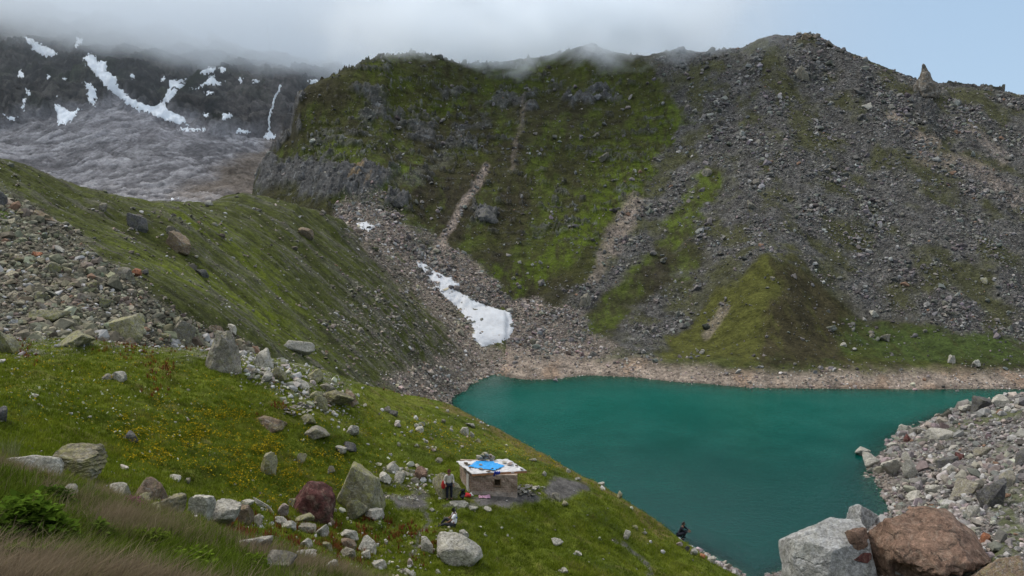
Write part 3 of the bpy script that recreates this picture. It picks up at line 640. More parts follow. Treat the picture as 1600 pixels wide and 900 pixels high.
b(417, 590, 22, 16, 'pale', 'little pale wedge left of the sharp cornered lichen block', seed=46)
b(468, 597, 48, 17, 'pale', 'long flat pale slab tilted right among the rocks above the slate heap', 'the long flat pale slab', tilt=22, seed=47)
b(497, 590, 34, 22, 'lich', 'mossy rock behind right end of the long flat pale slab', seed=48)
b(512, 605, 28, 20, 'grey', 'grey stone between long flat pale slab and long brown grey slab', seed=49)
b(522, 624, 62, 24, 'layer', 'long brown grey slab sloping right, biggest in group above hut meadow', 'the long brown grey slab', tilt=26, seed=51, strata=.05)
b(500, 630, 26, 22, 'lich', 'wedge of lichen rock leaning on left end of the long brown grey slab', seed=52)
b(548, 628, 34, 20, 'brown', 'brown rock at lower right end of the long brown grey slab', seed=53, tilt=20)
b(492, 617, 24, 16, 'lich', 'greenish stone wedged above the leaning wedge of lichen rock', seed=54)
b(424, 662, 56, 26, 'brown', 'rust brown overhanging boulder with grass growing over its top', 'the grass topped rust brown boulder', seed=61)
b(496, 676, 52, 24, 'grey', 'long grey boulder half buried in grass below the slate heap', 'the half buried grey boulder', seed=63, nplanes=5, sharp=8)
b(482, 657, 28, 16, 'lich', 'pale lichen rock at lower edge of the slate heap', seed=64)
b(423, 724, 28, 46, 'lich', 'tall narrow lichen stone standing among yellow flowers', 'the tall standing stone', seed=71, tilt=12)
b(470, 717, 20, 20, 'lich', 'small pale upright stone right of the tall standing stone', seed=72)
b(517, 735, 14, 12, 'grey', 'tiny grey stone in grass above the maroon boulder', seed=73)
b(553, 674, 24, 18, 'pale', 'pale two-toned rock on slope right of the half buried grey boulder', seed=74)
b(532, 703, 22, 16, 'pale', 'white faced rock in the small group above the big square lichen boulder', seed=75)
b(545, 700, 26, 14, 'dark', 'dark flat rock touching the white faced rock on the grass slope', seed=76)
b(205, 684, 24, 16, 'dark', 'dark wedge of rock lone in the middle of flower meadow', 'the dark lone wedge', seed=77)
b(187, 588, 26, 15, 'pale', 'small pale rock with white cap on upper meadow', 'the white capped meadow rock', seed=78)
b(168, 590, 22, 9, 'grey', 'flat grey stone sunk in grass beside the white capped meadow rock', seed=79)
b(2, 648, 30, 26, 'dark', 'dark rock cut by the left edge halfway down the meadow', seed=80)
b(600, 748, 26, 14, 'pale', 'pale flat rock right of the big square lichen boulder near bare soil', seed=82)
b(612, 731, 24, 18, 'pale', 'slanting pale rock on slope above the path to the hut', 'the slanting pale rock', tilt=35, seed=83)
b(626, 748, 20, 20, 'pale', 'white upright stone below the slanting pale rock', seed=84)
b(650, 752, 18, 10, 'grey', 'low grey stone in grass left of rock beside hut', seed=86)
b(655, 741, 26, 16, 'rust', 'reddish brown rock on the slope left of the hut', 'the reddish brown rock', seed=85)
# ---- near knoll, lower left
b(58, 731, 78, 32, 'pale', 'near white boulder speckled with lichen behind dry grass of left knoll', 'the near white lichen boulder', seed=91, nplanes=6, sharp=9)
b(120, 726, 92, 46, 'layer', 'brown layered boulder with thin ledges on left knoll', 'the layered ledge boulder', seed=93, strata=.07, tilt=-8)
b(110, 768, 26, 42, 'pale', 'narrow pale rock ridge poking out of dry grass', seed=95, tilt=18)
b(186, 766, 44, 22, 'pale', 'pale veined boulder half hidden in grass right of layered ledge boulder', seed=97)
b(238, 767, 58, 36, 'brown', 'brown grey boulder with overhang in the row below flower meadow', 'the brown overhung boulder', seed=99)
b(224, 778, 30, 18, 'lich', 'yellow lichen stone at foot of the brown overhung boulder', seed=101)
b(240, 797, 34, 14, 'lich', 'pale mossy stone low in dry grass below the brown overhung boulder', seed=102)
b(277, 793, 54, 32, 'layer', 'angular layered grey block slanting right in row of boulders', 'the angular layered block', seed=103, tilt=20, strata=.06)
b(275, 747, 22, 11, 'pale', 'white pebble-like stone alone on grass above the boulder row', seed=104)
b(292, 752, 12, 8, 'grey', 'small grey stone right beside the white pebble-like stone', seed=105)
b(318, 796, 40, 38, 'pale', 'pale pointed rock left of the large whitish lichen boulder', seed=107)
b(346, 803, 66, 46, 'pale', 'large whitish lichen boulder in the middle of the boulder row', 'the large whitish lichen boulder', seed=109)
b(377, 806, 36, 30, 'brown', 'dark faced rock against right side of the large whitish lichen boulder', seed=110)
b(399, 813, 26, 18, 'grey', 'grey triangular stone in row between whitish and maroon boulders', seed=111)
b(386, 786, 24, 10, 'pale', 'small pale slab just above the boulder row', seed=113)
b(410, 790, 46, 9, 'pale', 'thin pole-like pale slab slanting down towards the maroon boulder', 'the thin pole-like slab', tilt=40, seed=114, dep=.3)
b(398, 855, 56, 26, 'pale', 'pale cracked boulder above dry brown grass at bottom', 'the pale cracked boulder', seed=115, nplanes=6, sharp=10)
b(440, 880, 56, 30, 'grey', 'grey boulder sunk in dry grass at bottom of photo', seed=117, nplanes=6, sharp=10)
b(441, 799, 24, 20, 'pink', 'small pinkish block with pale top left of the maroon boulder', seed=118)
b(456, 786, 14, 12, 'lich', 'little greenish rock on upper left of the maroon boulder', seed=119)
b(492, 789, 76, 56, 'maroon', 'big maroon boulder beside the big square lichen boulder', 'the maroon boulder', seed=121, dep=.85, yaw=0, rough=.07, planes=[(-.75, -.2, .62, .70), (.55, -.2, .80, .72), (.95, -.25, .1, .84), (-.95, -.2, -.1, .88), (.05, -1, .25, .66), (-.2, -.6, .8, .74), (0, 1, .3, .75), (0, 0, -1, .85)])
b(560, 768, 84, 70, 'lich', 'big square boulder with lichen edge standing right of the maroon boulder', 'the big square lichen boulder', seed=124, sharp=26, tilt=0, dep=.75, rough=.055, yaw=0, planes=[(-.05, -1, .02, .55), (-.80, -.05, .52, .62), (.42, .1, .85, .70), (.95, -.15, .25, .80), (-.9, -.3, -.2, .85), (.3, .9, .3, .7), (0, 0, -1, .8)])
b(585, 780, 36, 36, 'lich', 'rough side block at right foot of the big square lichen boulder', seed=124)
b(555, 801, 40, 34, 'lich', 'yellow lichen rock in front of the big square lichen boulder', 'the yellow lichen rock', seed=125)
b(584, 806, 34, 18, 'pale', 'white crumbly rock right of the yellow lichen rock', seed=126)
b(440, 815, 20, 14, 'pale', 'white stone below the small pinkish block', seed=128)
b(452, 822, 28, 18, 'pale', 'pale block in front of the maroon boulder, left of two', seed=129)
b(480, 827, 30, 14, 'grey', 'flat greyish stone below the maroon boulder', seed=130)
b(505, 831, 32, 18, 'pale', 'wide white stone below right side of the maroon boulder', seed=131)
b(475, 813, 34, 13, 'lich', 'long yellowish slab hugging the maroon boulder foot', seed=132)
b(516, 815, 16, 14, 'brown', 'tan stone between the maroon boulder and yellow lichen rock', seed=133)
b(543, 838, 38, 18, 'pale', 'bright white slanting slab on grass below yellow lichen rock', 'the bright white slanting slab', tilt=22, seed=134)
b(547, 851, 28, 18, 'brown', 'brown underside rock below the bright white slanting slab', seed=135)
b(577, 853, 34, 24, 'pale', 'pale grey bluish boulder on lower grass between slab and path', 'the pale bluish boulder', seed=136)
b(571, 868, 20, 13, 'pale', 'round white stone just below the pale bluish boulder', seed=137)
b(544, 866, 24, 16, 'grey', 'rough grey stone left of the round white stone', seed=138)
b(477, 850, 24, 14, 'pale', 'pale humped stone above the long cracked stone on lower grass', seed=139)
b(511, 853, 18, 15, 'lich', 'upright mossy stone on lower grass left of bright white slab', seed=140)
b(477, 869, 36, 18, 'pale', 'long cracked white stone on lower grass', 'the long cracked stone', seed=141)
b(516, 889, 32, 18, 'pale', 'white flat boulder with dark underside at bottom of meadow', 'the white flat bottom boulder', seed=142, nplanes=6)
b(475, 899, 22, 10, 'pale', 'white stone cut by bottom edge left of white flat boulder', seed=143)
b(593, 884, 26, 12, 'pale', 'white stone on bottom grass right of white flat boulder', seed=144)
b(640, 880, 18, 12, 'pink', 'pinkish stone on bottom grass left of the long pale boulder', seed=145)
b(640, 896, 20, 10, 'pale', 'white stone cut by bottom edge below the long pale boulder', seed=146)
b(717, 866, 78, 42, 'pale', 'long pale boulder lying on grass at bottom centre below the seated person', 'the long pale boulder', seed=147, sharp=12, yaw=0, tilt=12, planes=[(-.3, -.4, .9, .60), (.4, -.3, .8, .66), (-.9, -.3, .3, .85), (.9, -.3, .2, .88), (0, -1, .05, .6), (0, 1, .3, .7), (0, 0, -1, .85)])
b(669, 854, 22, 22, 'pale', 'white upright rock left of the long pale boulder', seed=148)
b(726, 836, 18, 13, 'pale', 'small pale rock on grass above the long pale boulder', seed=149)
b(872, 848, 22, 11, 'pale', 'lone white stone in grass right of the long pale boulder', seed=150)
b(674, 796, 11, 9, 'pale', 'small pale stone on bare path left of seated person', seed=151)
b(760, 797, 18, 6, 'pale', 'thin flat slab on soil in front of the hut', seed=152)
b(740, 796, 18, 6, 'pale', 'pale flat slab on grass between path slab and hut slab', seed=153)
b(700, 766, 52, 42, 'lich', 'yellow lichen boulder against left wall of hut behind standing person', 'the boulder beside the hut', seed=155, nplanes=6)
b(718, 789, 38, 6, 'pale', 'wide pale flagstone on path in front of the standing person', 'the pale flagstone', seed=157, dep=.7, sink=.6)
# ---- terrace and rim
b(736, 664, 18, 9, 'pale', 'white stone at top of terrace near lake rim', 'the white rim stone', seed=161)
b(726, 675, 16, 13, 'pale', 'pale heaped rock just left below the white rim stone', seed=162)
b(738, 680, 9, 9, 'pale', 'small bright white stone below the white rim stone', seed=163)
b(657, 672, 16, 9, 'pale', 'flat white stone on upper left of terrace', 'the flat white terrace stone', seed=164)
b(652, 665, 9, 6, 'pale', 'tiny white stone above the flat white terrace stone', seed=165)
b(705, 671, 8, 6, 'pale', 'tiny white stone midway across the terrace grass', seed=166)
b(747, 689, 10, 7, 'lich', 'small yellowish stone on rim side of terrace', seed=167)
b(665, 690, 9, 5, 'pale', 'little pale stone on terrace below flat white terrace stone', seed=168)
b(677, 703, 9, 6, 'pink', 'small pinkish stone on grass above the hut roof, left', seed=169)
b(686, 719, 12, 9, 'grey', 'grey stone on slope above the standing person', seed=170)
b(692, 658, 11, 7, 'grey', 'grey stone on terrace edge left of white rim stone', seed=171)
b(615, 646, 16, 8, 'dark', 'dark flat rock on terrace grass below the moraine', seed=172)
b(605, 640, 14, 10, 'grey', 'grey lump above the dark flat terrace rock', seed=173)
b(619, 662, 14, 8, 'pale', 'pale stone at foot of steep green bank', seed=174)
b(969, 771, 17, 20, 'lich', 'square lichen topped rock perched on rim above the water', 'the perched rim rock', seed=175, nplanes=2, sharp=24)
b(940, 757, 14, 6, 'pale', 'pale flat stone on rim left of the perched rim rock', seed=176)
b(903, 748, 12, 7, 'pale', 'white stone by right end of dark soil patch', seed=177)
b(888, 736, 9, 6, 'pale', 'small white stone on grass above dark soil patch', seed=178)
b(832, 719, 14, 6, 'pale', 'pale stone on grass right behind the hut roof', seed=179)
b(851, 741, 9, 8, 'pale', 'pale stone on grass between hut and rim', seed=180)
b(979, 837, 14, 16, 'pale', 'yellow white rock halfway down the grassy drop to the lake', 'the rock halfway down the drop', seed=181)
b(992, 824, 10, 6, 'lich', 'lichen stone above right of the rock halfway down the drop', seed=182)
b(903, 865, 14, 6, 'pale', 'pale flat stone low in grass left of path to shore', seed=183)
b(880, 892, 18, 7, 'pale', 'white stone at the bottom edge of hut meadow', seed=184)
# ---- shore below the meadow
b(1112, 874, 16, 14, 'pale', 'white round rock on shore below meadow at lake edge', 'the white round shore rock', seed=191)
b(1083, 863, 14, 11, 'pale', 'pale rock on shore left of the white round shore rock', seed=192)
b(1097, 869, 12, 7, 'orange', 'orange rock on the shore beside white round shore rock', seed=193)
b(1135, 886, 14, 9, 'pale', 'grey white stone right below the white round shore rock', seed=194)
b(1150, 892, 12, 8, 'pink', 'pinkish shore stone near the bottom of the lake edge', seed=195)
b(1062, 851, 13, 8, 'pink', 'pinkish shore rock under the crouching person', 'the pinkish rock under crouching person', seed=196)
b(1074, 858, 10, 9, 'dark', 'small dark rock on shore right of crouching person', seed=197)
# ---- right shore
b(1345, 707, 28, 13, 'pale', 'pale rock standing in water off the right shore', 'the pale rock in the water', seed=201, nplanes=5, sharp=9, pos=tuple(at_z(1345, 712, -.1)))
b(1362, 724, 34, 24, 'pale', 'rounded pale boulder with hollow at tip of the right spit', 'the hollow boulder at the spit', seed=203, nplanes=5, sharp=9)
b(1391, 730, 46, 28, 'pale', 'wide pale boulder in middle of the right spit', 'the wide spit boulder', seed=205, nplanes=5, sharp=9)
b(1423, 736, 28, 30, 'pale', 'steep pale boulder at land end of the spit', seed=207)
b(1417, 717, 18, 18, 'pale', 'pale triangular rock behind the wide spit boulder', seed=209)
b(1392, 698, 18, 12, 'pale', 'small pale rock at water line above the spit', seed=211)
b(1418, 684, 14, 12, 'maroon', 'maroon stone among pale rocks above the spit', seed=212)
b(1412, 672, 28, 14, 'pale', 'pale pointed rock on right shore above the maroon stone', seed=213)
b(1470, 677, 48, 20, 'pale', 'broad pale bluish slab on right rubble slope', 'the broad bluish slab', seed=214, tilt=-12)
b(1508, 640, 26, 14, 'pale', 'pale hump on skyline of the right rubble', seed=215)
b(1538, 632, 34, 22, 'dark', 'dark cleft rock on skyline of the right rubble', 'the dark cleft rock', seed=216)
b(1560, 626, 26, 16, 'pale', 'pale rock right of the dark cleft rock', seed=217)
b(1548, 772, 48, 46, 'dark', 'dark grey block standing out of right rubble above rust boulder', 'the dark grey block', seed=219, nplanes=5)
b(1508, 762, 62, 24, 'grey', 'long grey slab leaning left of the dark grey block', 'the long grey slab', tilt=-24, seed=221)
b(1528, 708, 30, 18, 'grey', 'bluish flat boulder in right rubble below the skyline', seed=222)
b(1480, 725, 36, 14, 'dark', 'dark slanting slab in the right rubble', tilt=-20, seed=223)
b(1498, 715, 18, 12, 'maroon', 'dark red stone in the middle of right rubble', seed=224)
b(1592, 720, 26, 30, 'dark', 'dark rock at right edge of photo in rubble', seed=225)
b(1575, 745, 34, 34, 'grey', 'grey standing slab near the right edge above the dark grey block', tilt=30, seed=226)
b(1428, 776, 34, 10, 'pale', 'thin white slab at water line right of the lake tip', tilt=-18, seed=227)
b(1458, 764, 26, 20, 'pale', 'white cracked block in lower right rubble', seed=228)
b(1518, 800, 24, 22, 'pale', 'white rock with sharp top left of dark grey block foot', seed=229)
b(1345, 811, 64, 40, 'big', 'grey peaked boulder between white boulder and the lake', 'the grey peaked lake boulder', seed=231, nplanes=7, dep=.7, objs=[oF])
b(1288, 884, 172, 118, 'big', 'huge whitish boulder at bottom right beside the water', 'the huge whitish boulder', seed=233, sharp=45, dep=.8, sub=6, yaw=0, rough=.035, planes=[(-.05, -.22, 1, .62), (-1, -.05, .12, .82), (-.6, -.7, .45, .74), (.3, -.9, .25, .72), (1, -.1, .2, .95), (-.4, .3, .9, .74), (.2, 1, .3, .8), (0, 0, -1, .9)])
b(1456, 884, 212, 132, 'rust', 'huge rust brown boulder at bottom right over dark hollow', 'the huge rust boulder', seed=247, nplanes=6, sharp=45, dep=.85, sub=6, tilt=4, rough=.06, undercut=.22, yaw=0, planes=[(-.22, -.38, .9, .56), (.45, -.30, .85, .62), (-1, -.1, .25, .86), (.9, -.2, .4, .86), (0, -1, .1, .80), (-.55, -.6, .5, .70), (0, 1, .4, .8), (0, 0, -1, .9)])
b(1565, 905, 90, 60, 'brown', 'brown boulder with mossy top at the bottom right corner', 'the brown corner boulder', seed=237, sub=5)
b(1541, 841, 20, 18, 'orange', 'small orange red cube-like rock right of the huge rust boulder', seed=239)
for (u_, v_, w_, h_, k_, lab, lm, sd_) in ((1338, 845, 44, 36, 'rust', 'rust red block lying on top of the huge whitish boulder', 'the rust red block', 241), (1345, 876, 36, 18, 'maroon', 'dark red flat stone on side of the huge whitish boulder', None, 243)):
    base_o = BOULDERS[-1][0]
    bpy.context.view_layer.update()
    hb = [q[0] for q in BOULDERS if q[4] in ('the huge whitish boulder', 'the huge rust boulder')]
    best = None
    a_, dy_, dz_ = ray(u_, v_ + h_ * .4); dv = Vector((float(a_), float(dy_), float(dz_))).normalized()
    for o in hb:
        mi = o.matrix_world.inverted(); ok, l_, n_, i_ = o.ray_cast(mi @ CAM, (mi.to_3x3() @ dv).normalized())
        if ok:
            l_ = o.matrix_world @ l_
            if best is None or (l_ - CAM).length < (best - CAM).length: best = l_
    if best is not None: b(u_, v_, w_, h_, k_, lab, lm, seed=sd_, pos=tuple(best), sink=.15, dep=.6)
# ---- moraine slope
b(215, 342, 44, 42, 'dark', 'dark ragged outcrop rock on upper moraine slope', 'the dark moraine outcrop', seed=251, tilt=35)
b(280, 384, 48, 28, 'brown', 'big brown block lodged on green moraine slope', 'the brown moraine block', seed=253, tilt=35)
b(268, 362, 24, 16, 'grey', 'grey stone above the brown moraine block', seed=254)
b(316, 425, 24, 16, 'dark', 'dark slab on moraine slope below the brown moraine block', tilt=30, seed=255)
b(476, 364, 30, 16, 'brown', 'reddish brown boulder on the far moraine slope', 'the reddish moraine boulder', seed=257, tilt=25)
b(212, 426, 24, 14, 'orange', 'orange red rock at upper edge of rubble fan', 'the orange rubble rock', seed=259)
b(193, 427, 36, 20, 'grey', 'grey boulder left of the orange rubble rock', seed=260, tilt=20)
b(227, 425, 12, 9, 'dark', 'small dark rock right of the orange rubble rock', seed=261)
b(70, 342, 38, 14, 'brown', 'brown slab at upper edge of rubble fan on left slope', 'the brown fan slab', tilt=28, seed=263)
b(3, 312, 22, 26, 'dark', 'dark rock at left photo edge on moraine slope', seed=265)
b(95, 392, 24, 7, 'pale', 'thin pale slab in the upper rubble fan', tilt=32, seed=267)
b(57, 397, 22, 14, 'orange', 'tan orange stone in the rubble fan left of thin pale slab', seed=268)
b(270, 497, 18, 8, 'pink', 'mauve pink stone at lower right of the rubble fan', seed=269)
b(325, 317, 16, 8, 'pale', 'pale flat boulder on the saddle of moraine crest', 'the pale saddle boulder', seed=271)
b(162, 325, 14, 14, 'grey', 'grey stone high on moraine crest slope', seed=273)
b(362, 514, 22, 12, 'pale', 'white stone on grass above the big grey peaked boulder', seed=274)
b(338, 515, 32, 22, 'brown', 'brown angular rock behind left of the white stone above peaked boulder', seed=275)
# ---- mountain side
for (u_, v_, w_, h_, k_, lab, lm) in ((1105, 270, 18, 13, 'grey', 'pale grey boulder at top of bright green patch on mountain', 'the boulder above the bright green patch'), (1173, 320, 20, 16, 'grey', 'rounded grey boulder on rubble face right of green patch', None),
    (945, 244, 22, 18, 'grey', 'grey boulder on green ribs high on mountain face', None), (620, 316, 24, 18, 'dark', 'dark boulder on green slope right of the cliffs', None), (760, 336, 40, 22, 'dark', 'dark outcrop boulder in heath right of pink landslip', 'the dark heath outcrop'),
    (1097, 550, 9, 8, 'pale', 'small white stone on lower left of green spur', None), (1318, 538, 14, 8, 'pale', 'pale flat stone at right foot of green spur', None), (1362, 524, 12, 9, 'grey', 'grey stone above right foot of green spur', None), (1384, 529, 20, 11, 'grey', 'grey boulder by pale stones at mountain foot', None),
    (1485, 562, 13, 12, 'pale', 'pale boulder above far shore left of the squarer one', None), (1525, 569, 16, 12, 'pale', 'squarer pale boulder above the far shore at right', None), (1090, 800 - 252, 7, 7, 'pale', 'tiny white stone at lower left foot of green spur', None),
    (915, 470, 22, 22, 'grey', 'pale crag at head of grey rubble between green slopes', None), (1365, 490, 14, 11, 'pale', 'pale boulder in rubble right of green spur', None), (1208, 436, 9, 7, 'grey', 'grey stone on dark side of green spur', None), (1355, 165, 26, 12, 'pale', 'pale slab below dark hollow high on the mountain', None), (1347, 183, 16, 13, 'dark', 'dark boulder under the pale slab high on mountain', None),
    (1345, 143, 26, 12, 'dark', 'black hollow boulder near the right ridge', None), (1262, 56, 20, 15, 'brown', 'blocky summit crag on top of the right peak', 'the summit crag'), (1248, 115, 12, 22, 'grey', 'grey spire left of two below the summit', None), (1256, 118, 14, 24, 'grey', 'grey spire right of two below the summit', None),
    (925, 80, 34, 16, 'dark', 'dark crag on misty ridge in the middle', 'the misty ridge crag'), (1063, 78, 20, 12, 'dark', 'dark crag on ridge right of mist', None)):
    b(u_, v_, w_, h_, k_, lab, lm, sub=4, rough=.12)
# ---- rocks on the snow
b(780, 526, 14, 6, 'brown', 'larger brown stone lying on the white snowfield', None, seed=301)
b(752, 520, 10, 4, 'brown', 'thin brown stone lying on left side of the snowfield', None, seed=302)

# rock pinnacle on the right ridge
p0 = hit(1452, 152)[0]; d = depth_of(p0); k = d / F
Pn_ = facet_rock(4242, 5, 8, 14, .13, planes=[(-1, -.2, .08, .50), (1, -.2, .22, .52), (0, -1, .12, .50), (-.6, -.7, .1, .56), (.6, -.7, .2, .54), (0, 1, .2, .5), (.5, 0, .8, .80), (0, 0, -1, .9)]); Pn_ = Pn_ * np.array([.5, .42, .5]) + np.array([0, 0, .5])
tz = np.clip(Pn_[:, 2], 0, 1); wv = np.interp(tz, [0, .25, .5, .68, .82, 1], [1.1, 1.0, .84, .66, .46, .34])
Pn_[:, 0] *= wv; Pn_[:, 1] *= wv; Pn_[:, 0] += np.interp(tz, [0, .5, 1], [.16, 0, -.10])
Pn_[:, :2] += .05 * np.stack([fbm3(Pn_ * 7, 3, 9), fbm3(Pn_ * 7 + 9, 3, 10)], 1)
Pn_ = Pn_ * np.array([44 * k, 42 * k, 66 * k]) - np.array([0, 0, 8 * k])
o = link('rock_pinnacle', mesh_np('rock_pinnacle', Pn_, ico(5)[1], np.tile(np.array((.15, .132, .112)), (len(Pn_), 1))), rock_mat('pinnacle_rock', .3, .3, lichen_col=(.26, .19, .10), pale=.4, crack=.4))
o.location = p0 + Vector((0, 2, -1)); tag(o, 'pointed rock pinnacle standing up from right shoulder of the ridge', 'pinnacle')

# ------------------------------------------------------------------ rubble scatter
NB = 14
def hull(seed, n):
    r_ = np.random.default_rng(seed); bm = bmesh.new(); q = r_.normal(size=(n, 3)); q /= np.abs(q).max(1, keepdims=True) ** .7 * np.linalg.norm(q, axis=1, keepdims=True) ** .3; q *= r_.uniform(.75, 1, (n, 1))
    for p in q: bm.verts.new(p)
    g_ = bmesh.ops.convex_hull(bm, input=bm.verts[:]); bmesh.ops.delete(bm, geom=[x for x in bm.verts if not x.link_faces], context='VERTS'); bmesh.ops.triangulate(bm, faces=bm.faces[:])
    bm.verts.index_update(); V = np.array([x.co for x in bm.verts]); Fc = np.array([[x.index for x in f.verts] for f in bm.faces]); bm.free(); return V / np.abs(V).max(0), Fc
SH = [hull(900 + i, 17) for i in range(NB)]; TINY = [hull(800 + i, 10) for i in range(NB)]
t_ = (1 + 5 ** .5) / 2
I0 = np.array([(-1, t_, 0), (1, t_, 0), (-1, -t_, 0), (1, -t_, 0), (0, -1, t_), (0, 1, t_), (0, -1, -t_), (0, 1, -t_), (t_, 0, -1), (t_, 0, 1), (-t_, 0, -1), (-t_, 0, 1)], float); I0 /= np.linalg.norm(I0[0])
F0 = np.array([(0, 11, 5), (0, 5, 1), (0, 1, 7), (0, 7, 10), (0, 10, 11), (1, 5, 9), (5, 11, 4), (11, 10, 2), (10, 7, 6), (7, 1, 8), (3, 9, 4), (3, 4, 2), (3, 2, 6), (3, 6, 8), (3, 8, 9), (4, 9, 5), (2, 4, 11), (6, 2, 10), (8, 6, 7), (9, 8, 1)])
def rand_on(X, Y, Z, wgt, n, r_):
    """n random points on a grid surface, cells weighted by wgt and by the area they fill in the photo"""
    u, v, d = proj(X, Y, Z)
    du1 = u[:-1, 1:] - u[:-1, :-1]; dv1 = v[:-1, 1:] - v[:-1, :-1]; du2 = u[1:, :-1] - u[:-1, :-1]; dv2 = v[1:, :-1] - v[:-1, :-1]
    ar = np.maximum(du1 * -dv2 + dv1 * du2, 0)           # facing the camera only
    ok = (u > -90) & (u < 1690) & (v > -40) & (v < 960)
    p = (ar * (wgt * ok)[:-1, :-1]).ravel(); p = np.nan_to_num(p); cs = np.cumsum(p); 
    k = np.searchsorted(cs, r_.uniform(0, cs[-1], n)); k = np.minimum(k, len(p) - 1)
    i, j = np.divmod(k, X.shape[1] - 1); s = r_.uniform(0, 1, n); t = r_.uniform(0, 1, n)
    def bl(A): return A[i, j] * (1 - s) * (1 - t) + A[i, j + 1] * s * (1 - t) + A[i + 1, j] * (1 - s) * t + A[i + 1, j + 1] * s * t
    return np.stack([bl(X), bl(Y), bl(Z)], -1), i, j
def rots(n, r_, tilt=.5):
    a = r_.uniform(0, 6.283, n); b_ = r_.normal(0, tilt, n); c_ = r_.normal(0, tilt, n)
    ca, sa, cb, sb, cc, sc = np.cos(a), np.sin(a), np.cos(b_), np.sin(b_), np.cos(c_), np.sin(c_); z = 0 * a; o_ = z + 1
    Rz = np.stack([ca, -sa, z, sa, ca, z, z, z, o_], -1).reshape(-1, 3, 3); Ry = np.stack([cb, z, sb, z, o_, z, -sb, z, cb], -1).reshape(-1, 3, 3); Rx = np.stack([o_, z, z, z, cc, -sc, z, sc, cc], -1).reshape(-1, 3, 3)
    return Rx @ Ry @ Rz
def scatter_mesh(name, P_, size, cols, m, label, r_, tiny=True, sq=(.45, .95), tilt=.4, stretch=None):
    shp = TINY if tiny else SH
    n = len(P_); M_ = rots(n, r_, tilt); ks = r_.integers(0, NB, n)
    sc = np.stack([r_.uniform(.75, 1.25, n), r_.uniform(.6, 1.0, n), r_.uniform(*sq, n)], -1) * size[:, None] * .5
    VV, FF, CC, off = [], [], [], 0
    for k in range(NB):
        s_ = ks == k; nk_ = int(s_.sum())
        if not nk_: continue
        base, fc = shp[k]; nv = len(base)
        VV.append((np.einsum('nij,nvj->nvi', M_[s_], base[None] * sc[s_][:, None, :]) + P_[s_][:, None, :]).reshape(-1, 3))
        FF.append((fc[None] + (off + np.arange(nk_) * nv)[:, None, None]).reshape(-1, 3)); CC.append(np.repeat(cols[s_], nv, 0)); off += nk_ * nv
    o = link(name, mesh_np(name, np.concatenate(VV), np.concatenate(FF), np.concatenate(CC), False), m)
    return tag(o, label, kind='stuff')
def tones(n, base, r_, var=.3, hue=.05, palef=.08, pale=(.38, .37, .36), rustf=.010, rust=(.20, .125, .085), darkf=.1):
    c_ = np.tile(np.array(base, float), (n, 1)) * np.exp(r_.normal(0, var, (n, 1))) * (1 + r_.normal(0, hue, (n, 3)))
    z = r_.uniform(0, 1, n); c_[z < palef] = np.array(pale) * r_.uniform(.8, 1.2, ((z < palef).sum(), 1))
    c_[(z > 1 - rustf)] = rust; c_[(z > .5) & (z < .5 + darkf)] *= .55
    return np.clip(c_, .01, .6)
CAND = []     # rubble stones big enough in the photo to be things of their own
def rubble(name, label, XYZ, wgt, n, px, base, m, seed, sub, big_px, pxmax, tiny_below=5.0, **kw):
    r_ = np.random.default_rng(seed); sk = {k: kw.pop(k) for k in ('sq', 'tilt', 'stretch') if k in kw}
    P_, i, j = rand_on(*XYZ, wgt, n, r_); d = depth_of(P_.T); s = np.minimum(px[0] * np.exp(np.abs(r_.normal(0, px[1], n))) * np.exp(np.clip(1.3 * fbm(P_[:, 0] / 9, P_[:, 1] / 9, 3, seed + 50), -.45, .5)), pxmax); size = s * d / F
    c_ = tones(n, base, r_, **kw); 
    P_[:, 2] += size * .12
    for q in np.nonzero(s > big_px)[0]: CAND.append((s[q], P_[q], size[q], c_[q], sub))
    keep = s <= big_px
    for nm, sel, ty in ((name, keep & (s < tiny_below), True), (name, keep & (s >= tiny_below), False)):
        if sel.sum(): scatter_mesh(nm, P_[sel], size[sel], c_[sel], m, label + ('' if ty else ', larger stones'), r_, ty, **sk)
M_scr = rubble_mat('scree_stone', 1.1); M_fan = rubble_mat('fan_stone', 2.5)
rubble('scree', 'grey rubble covering the mountain face beyond the lake', (XD, YD, ZD), np.clip(rubD, 0, 1) ** 1.5 * (1 - shoreD) * (.3 + .9 * sst(-.25, .25, fbm(XD / 16, YD / 22, 4, 303))) + .055 + .25 * pinkD, 56000, (1.35, .66), (.148, .140, .130), M_scr, 1, 'mountain', 12.5, 15, palef=.05, var=.34, pale=(.27, .26, .245))
rubble('shore_gravel', 'pale pinkish stones along the far shore', (XD, YD, ZD), np.clip(shoreD + .0, 0, 1), 9000, (1.7, .45), (.30, .25, .215), M_scr, 2, 'far shore', 10, 12, palef=.10, pale=(.42, .40, .38))
rubble('gully_stones', 'stones filling the gully round the snow', (XD, YD, ZD), np.clip(gullyD, 0, 1) * (1 - shoreD), 8000, (1.5, .55), (.27, .225, .195), M_scr, 3, 'gully', 9, 12)
rubble('fan_rubble', 'rubble fan of grey green rocks on left slope', (XC, YC, ZC), np.clip(fanC, 0, 1) ** 2, 9500, (4.2, .62), (.190, .172, .125), M_fan, 4, 'left rubble fan', 16.5, 30, palef=.05, rustf=.012, tilt=.35)
rubble('moraine_stones', 'stones in streaks down the moraine slope', (XC, YC, ZC), (np.clip(rubC, 0, 1) * (1 - fanC) * (1 - .5 * footC) + .05) , 22000, (2.1, .52), (.175, .156, .125), M_fan, 5, 'moraine slope', 12, 16, sq=(.4, .7), palef=.07)
